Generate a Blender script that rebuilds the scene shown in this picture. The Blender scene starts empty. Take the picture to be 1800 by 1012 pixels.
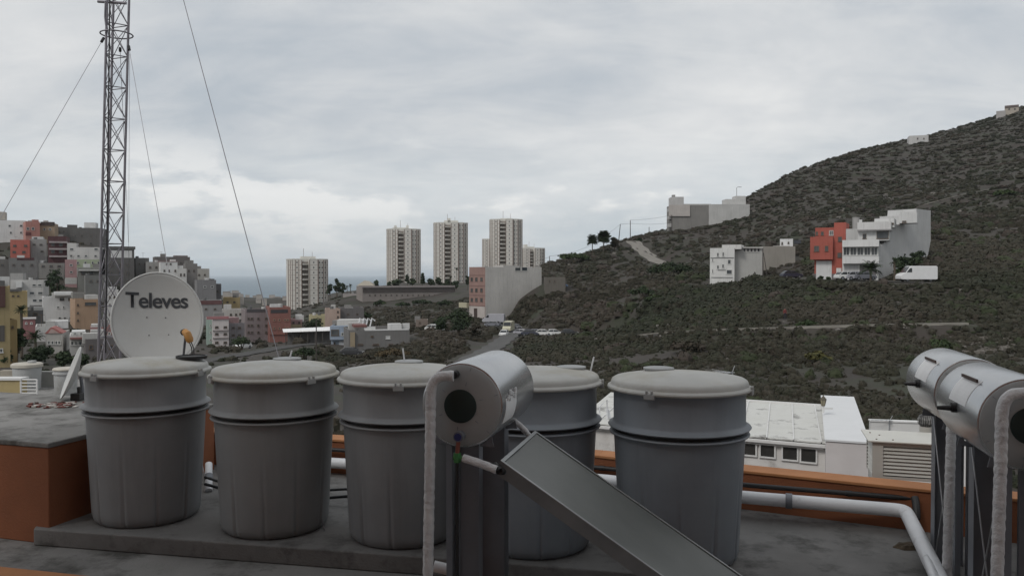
import bpy, math, random
import numpy as np
from mathutils import Vector, Matrix
random.seed(7); RNG = np.random.default_rng(11)
S = bpy.context.scene; COL = S.collection
R = math.radians
# ------------------------------------------------------------------ camera, world, sun, exposure
F, CX, CY, CZ = 1440.0, 900.0, 506.0, 2.4
PITCH = math.atan(24 / F)
cd = bpy.data.cameras.new('camera'); cam = bpy.data.objects.new('camera', cd); COL.objects.link(cam)
cam.location = (0, 0, CZ); cam.rotation_euler = (R(90) - PITCH, 0, 0)
cd.sensor_width = 36; cd.lens = 36 * F / 1800; cd.clip_start = .05; cd.clip_end = 90000
S.camera = cam
S.view_settings.view_transform = 'Standard'; S.view_settings.look = 'None'
S.view_settings.gamma = 1; S.view_settings.exposure = EXPOSURE = 0.0
S.cycles.use_denoising = True
S.cycles.max_bounces = 8; S.cycles.volume_bounces = 1

SUN_EL, SUN_AZ = R(44), R(-138)          # azimuth measured from +Y towards +X
w = bpy.data.worlds.new('World'); S.world = w; w.use_nodes = True
nt = w.node_tree; nt.nodes.clear(); N = nt.nodes; L = nt.links
def nn(t, **k):
    n = N.new(t)
    for a, b in k.items(): setattr(n, a, b)
    return n
def mth(op, a, b=None, c=None, clamp=False):
    n = N.new('ShaderNodeMath'); n.operation = op; n.use_clamp = clamp
    for i, x in enumerate((a, b, c)):
        if x is None: continue
        if isinstance(x, (int, float)): n.inputs[i].default_value = x
        else: L.new(x, n.inputs[i])
    return n.outputs[0]
def mixc(fac, a, b):
    n = N.new('ShaderNodeMix'); n.data_type = 'RGBA'
    for sock, x in ((n.inputs[0], fac), (n.inputs[6], a), (n.inputs[7], b)):
        if isinstance(x, (int, float)): sock.default_value = x
        elif isinstance(x, tuple): sock.default_value = (*x, 1)
        else: L.new(x, sock)
    return n.outputs[2]
def ramp(fac, stops):
    n = N.new('ShaderNodeValToRGB'); e = n.color_ramp.elements
    e[0].position, e[0].color = stops[0][0], (*stops[0][1], 1)
    e[1].position, e[1].color = stops[-1][0], (*stops[-1][1], 1)
    for p, c in stops[1:-1]:
        x = e.new(p); x.color = (*c, 1)
    L.new(fac, n.inputs[0]); return n.outputs[0]
tc = nn('ShaderNodeTexCoord'); sx = nn('ShaderNodeSeparateXYZ'); L.new(tc.outputs['Generated'], sx.inputs[0])
zz = mth('MAXIMUM', sx.outputs[2], 0.0)
den = mth('ADD', zz, 0.27)
cx_ = mth('DIVIDE', sx.outputs[0], den); cy_ = mth('DIVIDE', sx.outputs[1], den)
cb = nn('ShaderNodeCombineXYZ'); L.new(cx_, cb.inputs[0]); L.new(cy_, cb.inputs[1])
def noise(vec, scale, detail, rough, dist=0.0, off=(0, 0, 0), sc=(1, 1, 1), rot=0):
    mp = nn('ShaderNodeMapping'); mp.inputs['Location'].default_value = off; mp.inputs['Scale'].default_value = sc
    mp.inputs['Rotation'].default_value = (0, 0, rot)
    L.new(vec, mp.inputs[0]); n = nn('ShaderNodeTexNoise'); L.new(mp.outputs[0], n.inputs['Vector'])
    n.inputs['Scale'].default_value = scale; n.inputs['Detail'].default_value = detail
    n.inputs['Roughness'].default_value = rough; n.inputs['Distortion'].default_value = dist
    return n.outputs['Fac']
n1 = noise(cb.outputs[0], 1.15, 7, .56, .4, (3.1, 1.2, 0), (1, 1.1, 1), R(14))
n2 = noise(cb.outputs[0], 3.4, 8, .6, .5, (7.3, 4.1, 0), (.7, 1.25, 1), R(12))
nm = mth('ADD', mth('MULTIPLY', n1, .64), mth('MULTIPLY', n2, .36))
cl = ramp(nm, [(.35, (.50, .545, .59)), (.43, (.59, .62, .65)), (.49, (.665, .685, .70)), (.56, (.74, .75, .755)), (.65, (.83, .83, .82))])
# cumulus bank low over the horizon, with pale blue gaps
n3 = noise(tc.outputs['Generated'], 7.0, 6, .55, .2, (1.3, .4, .2), (1, 1, 2.6))
gap = mth('MULTIPLY', mth('SUBTRACT', 1.0, mth('DIVIDE', zz, .17), clamp=True), mth('SUBTRACT', 1.25, mth('MULTIPLY', n3, 1.6), clamp=True), clamp=True)
cl2 = mixc(gap, cl, (.50, .60, .67))
hz_c = ramp(n3, [(.50, (.60, .64, .68)), (.60, (.86, .865, .86))])
lowf = mth('MULTIPLY', mth('SUBTRACT', 1.0, mth('DIVIDE', mth('ABSOLUTE', mth('SUBTRACT', zz, .095)), .085), clamp=True), mth('MULTIPLY', mth('SUBTRACT', n3, .48), 7.0, clamp=True), clamp=True)
cl3 = mixc(lowf, cl2, hz_c)
sky = nn('ShaderNodeTexSky', sky_type='NISHITA', sun_disc=False)
sky.sun_elevation = SUN_EL; sky.sun_rotation = SUN_AZ; sky.altitude = 100; sky.dust_density = 2
SKYK = 0.1
sc_ = nn('ShaderNodeVectorMath', operation='SCALE'); L.new(cl3, sc_.inputs[0]); sc_.inputs['Scale'].default_value = 1 / SKYK
mixed = mixc(.93, sky.outputs[0], sc_.outputs[0])
bg = nn('ShaderNodeBackground'); L.new(mixed, bg.inputs[0]); bg.inputs[1].default_value = SKYK
wo = nn('ShaderNodeOutputWorld'); L.new(bg.outputs[0], wo.inputs[0])
sl = bpy.data.lights.new('sun', 'SUN'); sl.energy = 1.4; sl.angle = R(16); sl.color = (1, .965, .92)
so = bpy.data.objects.new('sun', sl); COL.objects.link(so)
sd = Vector((math.sin(SUN_AZ) * math.cos(SUN_EL), math.cos(SUN_AZ) * math.cos(SUN_EL), math.sin(SUN_EL)))
so.rotation_euler = sd.to_track_quat('Z', 'Y').to_euler()

# ------------------------------------------------------------------ pixel <-> world helpers
CP, SP = math.cos(PITCH), math.sin(PITCH)
def ray(u, v):
    a, b = (u - CX) / F, (CY - v) / F
    return Vector((a, CP + b * SP, -SP + b * CP))
CAM = Vector((0, 0, CZ))
def at(u, v, Y): r = ray(u, v); return CAM + r * (Y / r.y)
def onz(u, v, Z): r = ray(u, v); return CAM + r * ((Z - CZ) / r.z)
def vz(v, Y):                                    # height of pixel row v at depth Y (array friendly)
    b = (CY - v) / F
    return CZ + (-SP + b * CP) / (CP + b * SP) * Y

# ------------------------------------------------------------------ materials
MATS = {}; KA = [1.0]      # KA: albedo scale for groups of materials
def mat(name, c, rough=.8, c2=None, ns=3.0, amt=.5, metal=0.0, bump=0.0, bs=20.0, lo=.35, hi=.65, spec=None, stain=None, ss=1.0, sth=(.5, .7), streak=None):
    if name in MATS: return MATS[name]
    m = bpy.data.materials.new(name); m.use_nodes = True; t = m.node_tree; q_ = KA[0]
    c = tuple(min(.82, x * q_) for x in c); c2 = c2 and tuple(x * q_ for x in c2); stain = stain and tuple(x * q_ for x in stain); streak = streak and tuple(x * q_ for x in streak)
    p = t.nodes['Principled BSDF']; p.inputs['Roughness'].default_value = rough; p.inputs['Metallic'].default_value = metal
    if spec is not None: p.inputs['Specular IOR Level'].default_value = spec
    tcn = t.nodes.new('ShaderNodeTexCoord'); oi = t.nodes.new('ShaderNodeObjectInfo'); va = t.nodes.new('ShaderNodeVectorMath'); va.operation = 'MULTIPLY_ADD'
    t.links.new(oi.outputs['Random'], va.inputs[0]); va.inputs[1].default_value = (61, 43, 29); t.links.new(tcn.outputs['Object'], va.inputs[2]); o = va.outputs[0]
    def nz(s, d=5, r=.6, sc=None):
        n = t.nodes.new('ShaderNodeTexNoise'); n.inputs['Scale'].default_value = s; n.inputs['Detail'].default_value = d; n.inputs['Roughness'].default_value = r
        if sc:
            mp = t.nodes.new('ShaderNodeMapping'); mp.inputs['Scale'].default_value = sc; t.links.new(o, mp.inputs[0]); t.links.new(mp.outputs[0], n.inputs['Vector'])
        else: t.links.new(o, n.inputs['Vector'])
        return n.outputs['Fac']
    def rp(f, a, b, ca, cb_):
        n = t.nodes.new('ShaderNodeValToRGB'); e = n.color_ramp.elements
        e[0].position = a; e[1].position = b; e[0].color = (*ca, 1); e[1].color = (*cb_, 1); t.links.new(f, n.inputs[0]); return n.outputs[0]
    def mx(f, a, b):
        n = t.nodes.new('ShaderNodeMix'); n.data_type = 'RGBA'; t.links.new(f, n.inputs[0])
        for k, x in ((6, a), (7, b)):
            if isinstance(x, tuple): n.inputs[k].default_value = (*x, 1)
            else: t.links.new(x, n.inputs[k])
        return n.outputs[2]
    if c2 is None: c2 = tuple(x * (1 - .35 * amt) for x in c)
    out = rp(nz(ns), lo, hi, c2, c)
    if stain: out = mx(rp(nz(ss, 8, .7), sth[0], sth[1], (0, 0, 0), (1, 1, 1)), out, stain)
    if streak: out = mx(rp(nz(2.2, 5, .6, (1.6, 1.6, .12)), .52, .78, (0, 0, 0), (.6, .6, .6)), out, streak)
    t.links.new(out, p.inputs['Base Color'])
    if bump:
        b = t.nodes.new('ShaderNodeBump'); b.inputs['Strength'].default_value = bump; b.inputs['Distance'].default_value = .02
        t.links.new(nz(bs), b.inputs['Height']); t.links.new(b.outputs[0], p.inputs['Normal'])
    MATS[name] = m; return m
def wallm(c, key=None):                            # weathered painted render
    key = key or 'render_%02x%02x%02x' % tuple(int(x * 255) for x in c)
    g_ = sum(c) / 3; c = tuple(x * .72 + g_ * .28 for x in c); d = tuple(x * .55 for x in c)
    return mat(key, c, .9, tuple(x * .86 for x in c), .25, 1, streak=d)
def foliage(name, cols):
    m = bpy.data.materials.new(name); m.use_nodes = True; t = m.node_tree; p = t.nodes['Principled BSDF']
    p.inputs['Roughness'].default_value = .75; p.inputs['Specular IOR Level'].default_value = .2
    a = t.nodes.new('ShaderNodeAttribute'); a.attribute_name = 'tint'
    n = t.nodes.new('ShaderNodeValToRGB'); e = n.color_ramp.elements
    e[0].position = 0; e[0].color = (*cols[0], 1); e[1].position = 1; e[1].color = (*cols[-1], 1)
    for i, c in enumerate(cols[1:-1]):
        x = e.new((i + 1) / (len(cols) - 1)); x.color = (*c, 1)
    t.links.new(a.outputs['Fac'], n.inputs[0]); t.links.new(n.outputs[0], p.inputs['Base Color'])
    return m

# ------------------------------------------------------------------ mesh builder and tagging
class MB:
    def __init__(s): s.v = []; s.f = []; s.m = []
    def add(s, vs, fs, mi=0):
        b = len(s.v); s.v += [tuple(x) for x in vs]; s.f += [tuple(i + b for i in f) for f in fs]; s.m += [mi] * len(fs); return s
    def box(s, a, b, mi=0, M=None):
        x0, y0, z0 = a; x1, y1, z1 = b
        vs = [Vector(p) for p in ((x0,y0,z0),(x1,y0,z0),(x1,y1,z0),(x0,y1,z0),(x0,y0,z1),(x1,y0,z1),(x1,y1,z1),(x0,y1,z1))]
        if M: vs = [M @ v for v in vs]
        return s.add(vs, [(0,3,2,1),(4,5,6,7),(0,1,5,4),(1,2,6,5),(2,3,7,6),(3,0,4,7)], mi)
    def tube(s, pts, r, n=8, mi=0, caps=True):
        pts = [Vector(p) for p in pts]; rs = r if isinstance(r, (list, tuple)) else [r] * len(pts)
        vs = []; up = None
        for i, p in enumerate(pts):
            d = (pts[min(i + 1, len(pts) - 1)] - pts[max(i - 1, 0)]).normalized()
            if up is None: up = Vector((0, 0, 1)) if abs(d.z) < .9 else Vector((0, 1, 0))
            a = d.cross(up).normalized(); up = a.cross(d).normalized()
            for k in range(n):
                t = 2 * math.pi * k / n; vs.append(p + (a * math.cos(t) + up * math.sin(t)) * rs[i])
        fs = [(i*n+k, i*n+(k+1)%n, (i+1)*n+(k+1)%n, (i+1)*n+k) for i in range(len(pts)-1) for k in range(n)]
        if caps: fs += [tuple(range(n))[::-1], tuple(range((len(pts)-1)*n, len(pts)*n))]
        return s.add(vs, fs, mi)
    def lathe(s, prof, n=48, mi=0, M=None, rf=None):
        vs = []
        for r, z in prof:
            for k in range(n):
                t = 2 * math.pi * k / n; rr = r + (rf(t, z) if rf else 0)
                v = Vector((rr * math.cos(t), rr * math.sin(t), z)); vs.append(M @ v if M else v)
        fs = [(i*n+k, i*n+(k+1)%n, (i+1)*n+(k+1)%n, (i+1)*n+k) for i in range(len(prof)-1) for k in range(n)]
        fs += [tuple(range(n))[::-1], tuple(range((len(prof)-1)*n, len(prof)*n))]
        return s.add(vs, fs, mi)
    def prism(s, poly, y0, y1, mi=0, M=None, inset=0):   # poly in (x,z), extruded along y
        n = len(poly); vs = [Vector((x, y0, z)) for x, z in poly] + [Vector((x, y1, z)) for x, z in poly]
        if M: vs = [M @ v for v in vs]
        return s.add(vs, [tuple(range(n)), tuple(range(n, 2*n))[::-1]] + [(i, i+n, (i+1)%n+n, (i+1)%n) for i in range(n)], mi)
    def build(s, name, mats, parent=None, smooth=False, bevel=0, loc=None, fix=True):
        me = bpy.data.meshes.new(name); me.from_pydata(s.v, [], s.f)
        for m in (mats if isinstance(mats, (list, tuple)) else [mats]): me.materials.append(m)
        me.polygons.foreach_set('material_index', s.m)
        if fix:
            import bmesh
            b = bmesh.new(); b.from_mesh(me); bmesh.ops.recalc_face_normals(b, faces=b.faces); b.to_mesh(me); b.free()
        if smooth:
            me.shade_smooth()
            try: me.set_sharp_from_angle(angle=R(35))
            except Exception: pass
        me.update()
        o = bpy.data.objects.new(name, me); COL.objects.link(o)
        if parent: o.parent = parent
        if loc: o.location = loc
        if bevel:
            bm_ = o.modifiers.new('bevel', 'BEVEL'); bm_.width = bevel; bm_.segments = 2; bm_.limit_method = 'ANGLE'
        return o
def tag(o, label=None, cat=None, group=None, kind=None):
    if label: o['label'] = label
    if cat: o['category'] = cat
    if group: o['group'] = group
    if kind: o['kind'] = kind
    return o
def empty(name, loc, rz=0.0):
    o = bpy.data.objects.new(name, None); COL.objects.link(o); o.location = loc; o.rotation_euler = (0, 0, rz); o.empty_display_size = .3; return o
def kids(o): return [c for c in o.children]
def copy_tree(o, parent=None):
    c = o.copy(); COL.objects.link(c); c.parent = parent
    for ch in kids(o): copy_tree(ch, c)
    return c
def arr_mesh(name, V, Fq, material, tint=None, parent=None, loc=(0, 0, 0)):   # numpy quads
    me = bpy.data.meshes.new(name); n = len(Fq)
    me.vertices.add(len(V)); me.vertices.foreach_set('co', V.astype(np.float32).ravel())
    me.loops.add(n * 4); me.loops.foreach_set('vertex_index', Fq.astype(np.int32).ravel())
    me.polygons.add(n); me.polygons.foreach_set('loop_start', np.arange(0, n * 4, 4, dtype=np.int32))
    try: me.polygons.foreach_set('loop_total', np.full(n, 4, dtype=np.int32))
    except Exception: pass
    me.update(calc_edges=True)
    if tint is not None:
        a = me.attributes.new('tint', 'FLOAT', 'POINT'); a.data.foreach_set('value', tint.astype(np.float32))
    if tint is not None: me.shade_smooth()
    me.materials.append(material); o = bpy.data.objects.new(name, me); COL.objects.link(o); o.parent = parent; o.location = loc; return o

# ------------------------------------------------------------------ terrain height field
def vnoise(x, y, seed=0):
    xi = np.floor(x).astype(np.int64); yi = np.floor(y).astype(np.int64); fx = x - xi; fy = y - yi
    fx = fx * fx * (3 - 2 * fx); fy = fy * fy * (3 - 2 * fy)
    def h(a, b):
        k = (a * 374761393 + b * 668265263 + seed * 974711) & 0xffffffff
        k = ((k ^ (k >> 13)) * 1274126177) & 0xffffffff
        return ((k ^ (k >> 16)) & 0xffff) / 65535.0
    return (h(xi, yi) * (1 - fx) + h(xi + 1, yi) * fx) * (1 - fy) + (h(xi, yi + 1) * (1 - fx) + h(xi + 1, yi + 1) * fx) * fy
def fbm(x, y, o=4, seed=0):
    s = 0; a = .5
    for i in range(o): s = s + a * vnoise(x * 2**i, y * 2**i, seed + i); a *= .5
    return s - .5
SEA = -72.0
CPS = {   # image column: (row, depth) from near to far
 -900: [(760,40),(640,90),(560,160),(470,250),(400,330),(340,430),(380,800),(500,1600)],
 -300: [(760,40),(650,90),(580,150),(490,230),(420,300),(375,370),(400,600),(500,1400)],
 0:    [(790,40),(660,80),(600,140),(555,200),(500,245),(440,290),(395,340),(412,450),(470,800),(520,1500)],
 150:  [(790,40),(655,85),(600,150),(560,210),(505,250),(460,285),(425,330),(450,450),(500,800),(522,1500)],
 280:  [(790,40),(650,90),(610,150),(565,220),(520,265),(490,300),(480,340),(500,500),(520,900)],
 400:  [(790,40),(640,95),(617,150),(590,200),(560,280),(532,420),(520,700),(524,1100)],
 500:  [(790,40),(645,95),(618,140),(600,185),(575,260),(556,350),(540,520),(534,900)],
 560:  [(790,40),(650,95),(622,130),(602,175),(580,240),(562,330),(548,450),(540,900)],
 610:  [(790,40),(650,95),(628,130),(612,165),(580,240),(545,330),(516,400),(520,470),(533,900)],
 680:  [(790,40),(650,95),(628,120),(605,160),(575,215),(545,290),(526,380),(503,440),(500,560),(530,1000)],
 760:  [(790,40),(660,90),(618,125),(585,160),(568,200),(545,270),(525,360),(503,430),(499,560),(528,1000)],
 830:  [(790,40),(665,85),(628,120),(600,165),(572,205),(552,240),(528,340),(506,430),(499,600),(520,1000)],
 880:  [(790,40),(670,80),(632,110),(607,165),(588,198),(560,222),(530,262),(505,320),(500,400),(515,900)],
 950:  [(790,40),(680,75),(636,100),(600,155),(589,188),(560,205),(520,228),(486,250),(470,262),(480,330),(515,700)],
 1040: [(790,40),(690,70),(640,95),(605,130),(590,165),(560,195),(515,228),(475,258),(441,290),(455,360),(515,700)],
 1110: [(790,40),(700,66),(645,90),(605,118),(572,150),(540,185),(500,225),(460,262),(421,310),(440,400),(515,800)],
 1200: [(790,40),(720,62),(650,85),(600,108),(570,128),(530,158),(492,186),(470,225),(450,262),(400,330),(425,440),(515,900)],
 1300: [(790,40),(730,60),(655,82),(600,104),(565,122),(520,155),(489,188),(462,225),(415,290),(352,370),(385,500),(500,1000)],
 1400: [(790,40),(735,58),(655,80),(600,100),(560,118),(520,138),(489,160),(455,195),(400,260),(350,330),(299,420),(335,560),(480,1100)],
 1500: [(790,40),(735,57),(655,78),(598,98),(560,113),(525,130),(489,152),(458,180),(400,240),(340,330),(272,450),(310,600),(460,1100)],
 1600: [(790,40),(735,56),(655,76),(597,96),(555,110),(520,121),(496,132),(455,160),(400,215),(330,320),(248,470),(290,640),(450,1100)],
 1700: [(790,40),(735,56),(655,75),(596,95),(550,108),(515,121),(480,138),(440,165),(390,215),(310,330),(226,490),(270,660),(450,1100)],
 1800: [(790,40),(735,55),(655,74),(594,94),(545,108),(500,124),(460,145),(410,180),(350,235),(270,350),(188,510),(240,680),(440,1100)],
 2200: [(790,40),(720,55),(640,74),(575,95),(500,120),(420,150),(340,190),(250,270),(150,400),(90,540),(150,700),(420,1100)],
 3000: [(790,40),(700,60),(600,80),(500,110),(400,160),(250,260),(120,400),(120,600),(420,1100)],
}
_P = [((u - CX) / F * 2.0, math.log(Y), v) for u, l in CPS.items() for v, Y in l]
for u in CPS: 
    _P.append(((u - CX) / F * 2, math.log(12), 482 + 13.5 / 12 * F)); _P.append(((u - CX) / F * 2, math.log(22), 482 + 12.8 / 22 * F))
    _P.append(((u - CX) / F * 2, math.log(3200), 482 + (CZ - SEA + 14) / 3200 * F))
_P = np.array(_P)
# work with height-like value g = (v-482): smoothed through asinh for the steep near part
_G = np.arcsinh((_P[:, 2] - 482) / 60.0)
def _phi(d2): return np.where(d2 > 0, .5 * d2 * np.log(np.maximum(d2, 1e-12)), 0)
_n = len(_P); _D = ((_P[:, None, :2] - _P[None, :, :2]) ** 2).sum(2)
_A = np.zeros((_n + 3, _n + 3)); _A[:_n, :_n] = _phi(_D) + np.eye(_n) * 2e-3
_A[:_n, _n] = 1; _A[:_n, _n+1:] = _P[:, :2]; _A[_n:, :_n] = _A[:_n, _n:].T
_W = np.linalg.solve(_A, np.concatenate([_G, np.zeros(3)]))
PATHS = []      # (points Nx3, half width)
def H0(X, Y):
    X = np.atleast_1d(np.asarray(X, float)).ravel(); Y = np.atleast_1d(np.asarray(Y, float)).ravel(); out = np.empty(len(X))
    for i in range(0, len(X), 20000):
        x, y = X[i:i+20000], Y[i:i+20000]; yc = np.clip(y, 12, 3200)
        t = np.clip(x / yc, -1.6, 1.7) * 2.0; s = np.log(yc)
        d2 = (t[:, None] - _P[None, :, 0]) ** 2 + (s[:, None] - _P[None, :, 1]) ** 2
        g = _phi(d2) @ _W[:_n] + _W[_n] + t * _W[_n+1] + s * _W[_n+2]
        z = vz(482 + 60 * np.sinh(g), yc)
        amp = np.clip((yc - 45) / 60, 0, 1)
        z += amp * (2.6 * fbm(x / 26, y / 26, 4, 3) + .9 * fbm(x / 6, y / 6, 3, 9)) * np.clip(yc / 200, .5, 1.6)
        z = np.where(yc > 1600, z - (yc - 1600) * .004, z)
        out[i:i+20000] = np.maximum(z, SEA - 12)
    return out
def H(X, Y):
    X = np.atleast_1d(np.asarray(X, float)).ravel(); Y = np.atleast_1d(np.asarray(Y, float)).ravel(); z = H0(X, Y)
    for P, hw, fall in PATHS:
        lo = P[:, :2].min(0) - hw - fall; hi = P[:, :2].max(0) + hw + fall
        k = np.where((X > lo[0]) & (X < hi[0]) & (Y > lo[1]) & (Y < hi[1]))[0]
        if len(k) == 0: continue
        for j in range(0, len(k), 20000):
            kk = k[j:j+20000]; d = np.hypot(X[kk, None] - P[None, :, 0], Y[kk, None] - P[None, :, 1]); a = d.argmin(1); dm = d[np.arange(len(kk)), a]
            wgt = np.clip(1 - (dm - hw) / fall, 0, 1); wgt = wgt * wgt * (3 - 2 * wgt)
            z[kk] = z[kk] * (1 - wgt) + P[a, 2] * wgt
    return z
def h1(x, y): return float(H([x], [y])[0])
def gp(u, Y): x = (u - CX) / F * Y; return Vector((x, Y, h1(x, Y)))
def densify(pts, step):
    out = []
    for a, b in zip(pts[:-1], pts[1:]):
        n = max(1, int((b - a).length / step))
        out += [a.lerp(b, i / n) for i in range(n)]
    return out + [pts[-1]]
def smoothpts(pts, it=6):
    P = np.array([tuple(p) for p in pts])
    for _ in range(it): P[1:-1] = (P[:-2] + 2 * P[1:-1] + P[2:]) / 4
    return P
def add_path(pix, hw, fall=3, step=1.5, it=14):
    pts = [at(u, v, Y) for u, v, Y in pix]; P = smoothpts(densify(pts, step), it); PATHS.append((P, hw, fall)); return P
road = add_path([(790,650,112),(850,622,130),(878,604,158),(897,590,182),(905,580,205),(890,570,216),(872,561,226),(862,553,240),(850,545,262)], 3.2, 5)
shelf = add_path([(902,592,186),(920,591,190),(950,591,191),(985,591,190),(1020,592,184),(1070,592,172),(1120,590,150)], 4.0, 5)
trail = add_path([(1000,600,130),(1190,583,113),(1320,579,107),(1450,575,103),(1560,572,101),(1700,570,99)], .7, 3)
ztrail = add_path([(1112,424,304),(1128,440,288),(1150,458,272),(1184,471,256)], 3.0, 5)
hilltrail = add_path([(1625,360,260),(1680,345,268),(1740,333,276),(1830,318,288)], 1.0, 4)
terr = add_path([(1380,489,168),(1440,492,150),(1500,493,143),(1560,495,136),(1620,497,128),(1660,499,126)], 4.0, 5)
street = add_path([(330,640,108),(400,628,128),(440,621,140),(520,607,160),(600,602,172)], 3.0, 5)

gmat = mat('hillside_soil', (.046, .037, .031), .95, (.031, .027, .022), .06, 1, stain=(.030, .034, .019), ss=.11, sth=(.48, .62), bump=.6, bs=1.2)
rr = np.concatenate([[0, 4, 8], np.exp(np.linspace(math.log(12), math.log(3400), 400))])
aa = np.concatenate([np.linspace(-180, -58, 40, endpoint=False), np.linspace(-58, 58, 620), np.linspace(58, 180, 41)[1:]])
AR, RR = np.meshgrid(np.radians(aa), rr); GX = (RR * np.sin(AR)).ravel(); GY = (RR * np.cos(AR)).ravel(); GZ = H(GX, GY)
nr, na = len(rr), len(aa)
ii, jj = np.meshgrid(np.arange(nr - 1), np.arange(na - 1), indexing='ij'); b_ = (ii * na + jj).ravel()
Fq = np.stack([b_, b_ + 1, b_ + na + 1, b_ + na], 1)[:, ::-1]
g = arr_mesh('ground', np.stack([GX, GY, GZ], 1), Fq, gmat); g.data.shade_smooth(); tag(g, kind='structure')
water = mat('sea_water', (.13, .18, .22), .6, (.15, .20, .24), .004, 1, bump=.35, bs=.05, spec=.2)
m = MB(); m.add([(-42000, 900, SEA), (42000, 900, SEA), (42000, 42000, SEA), (-42000, 42000, SEA)], [(0, 1, 2, 3)])
tag(m.build('sea', water), kind='structure')
asph = mat('asphalt', (.085, .083, .08), .9, (.06, .059, .057), .6, 1)
dirt = mat('pale_dirt', (.17, .155, .13), .95, (.11, .10, .08), .8, 1)
def ribbon(P, hw, name, m_, dz=.12):
    T = np.gradient(P[:, :2], axis=0); T /= np.linalg.norm(T, axis=1)[:, None] + 1e-9; Nn = np.stack([T[:, 1], -T[:, 0]], 1)
    wv = hw * (1 + .12 * np.sin(np.arange(len(P)) * .9))
    cols = [np.column_stack([P[:, :2] + Nn * (wv * k)[:, None], P[:, 2] + dz]) for k in (-1, -.33, .33, 1)]
    V = np.stack(cols, 1).reshape(-1, 3); n = len(P)
    i_, k_ = np.meshgrid(np.arange(n - 1), np.arange(3), indexing='ij'); b = (i_ * 4 + k_).ravel()
    o = arr_mesh(name, V, np.stack([b, b + 1, b + 5, b + 4], 1), m_); return tag(o, kind='structure')
ribbon(road, 1.9, 'road', asph); ribbon(shelf, 3.4, 'road', asph); ribbon(street, 1.8, 'street', mat('worn_asphalt', (.05, .048, .046), .9))
dirt2 = mat('path_concrete', (.24, .225, .20), .95, (.17, .16, .14), .5, 1)
ribbon(trail, .33, 'path', dirt2, .22)
Tq = trail + np.array([0, -.36, 0]); Vq = np.stack([Tq + np.array([0, 0, .22]), Tq + np.array([0, -.02, -.12])], 1).reshape(-1, 3); b = np.arange(len(Tq) - 1) * 2
tag(arr_mesh('path_edge', Vq, np.stack([b, b + 1, b + 3, b + 2], 1), dirt2), kind='structure'); ribbon(ztrail, 2.5, 'path', mat('grey_track', (.22, .205, .185), .95, (.16, .15, .13), .5, 1)); ribbon(hilltrail, .5, 'path', dirt); ribbon(terr, 3.2, 'track', mat('dark_track', (.075, .07, .062), .95, (.05, .048, .04), .5, 1))
# ================================================================== ROOFTOP (near)
TH = R(14); E1 = Vector((math.cos(TH), -math.sin(TH), 0)); E2 = Vector((math.sin(TH), math.cos(TH), 0))
ZF = -.16
KA[0] = .95
concrete = mat('roof_concrete', (.26, .255, .245), .9, (.17, .167, .16), .9, 1, stain=(.08, .078, .072), ss=1.6, sth=(.50, .66), bump=.35, bs=40)
concrete2 = mat('plinth_concrete', (.21, .206, .20), .9, (.15, .147, .142), 1.5, 1, stain=(.07, .068, .064), ss=2.6, sth=(.50, .68), bump=.35, bs=50)
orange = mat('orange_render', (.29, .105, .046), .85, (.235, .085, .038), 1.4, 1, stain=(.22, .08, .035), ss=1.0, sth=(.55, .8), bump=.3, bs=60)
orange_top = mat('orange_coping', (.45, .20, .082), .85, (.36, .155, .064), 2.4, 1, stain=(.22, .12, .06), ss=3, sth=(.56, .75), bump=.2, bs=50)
tankm = mat('grey_plastic', (.27, .28, .288), .55, (.235, .245, .255), 2.0, 1, bump=.12, bs=9, streak=(.15, .155, .16))
lidm = mat('lid_plastic', (.46, .46, .44), .6, (.39, .39, .37), 2.5, 1, stain=(.33, .30, .23), ss=1.6, sth=(.45, .7), bump=.1, bs=20)
black = mat('black_rubber', (.015, .015, .016), .5)
galv = mat('galvanised_steel', (.20, .212, .235), .5, (.165, .175, .195), 3, 1, metal=.15, bump=.08, bs=12)
alu = mat('aluminium', (.60, .61, .62), .38, (.50, .51, .53), 4, 1, metal=.75)
enamel = mat('silver_enamel', (.52, .53, .54), .27, (.46, .47, .48), 3, 1, metal=.8, stain=(.45, .45, .44), ss=3.5, sth=(.6, .8))
wrap = mat('pipe_wrap', (.70, .70, .70), .55, (.58, .58, .59), 9, 1, bump=.9, bs=26)
whitep = mat('white_pvc', (.76, .77, .79), .4, (.66, .67, .69), 2, 1, stain=(.33, .33, .32), ss=3, sth=(.55, .75))
whitepaint = mat('white_paint', (.70, .70, .69), .7, (.62, .62, .61), 1.2, 1, stain=(.42, .41, .39), ss=1.6, sth=(.58, .8))
glass_dark = mat('dark_glass', (.035, .035, .034), .12, (.05, .048, .045), 1.5, 1)

# parapet: two straight runs following the roof's edge
QA, QB, QC = Vector((-6.0, 11.25, 0)), Vector((1.04, 9.29, 0)), Vector((6.6, 6.55, 0))
def run(a, b, name_root):
    d = (b - a).normalized(); n = Vector((d.y, -d.x, 0)); return d, n      # n points to the camera side
def wallrun(mb, a, b, z0, z1, t0, t1, mi=0, e0=0, e1=0):
    d, n = run(a, b, 0); a = a - d * e0; b = b + d * e1
    P = [a + n * t0, b + n * t0, b + n * t1, a + n * t1]
    vs = [Vector((p.x, p.y, z0)) for p in P] + [Vector((p.x, p.y, z1)) for p in P]
    return mb.add(vs, [(0,3,2,1),(4,5,6,7),(0,1,5,4),(1,2,6,5),(2,3,7,6),(3,0,4,7)], mi)
par = empty('parapet', (0, 0, 0)); tag(par, 'low orange parapet with pipes along it behind the row of grey tanks', 'parapet')
m = MB(); wallrun(m, QA, QB, -3.0, .37, 0.0, .25, e1=.05); m.build('wall', orange, par)
m = MB(); wallrun(m, QB, QC, -3.0, .368, 0.003, .253); m.build('wall', orange, par)
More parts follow.
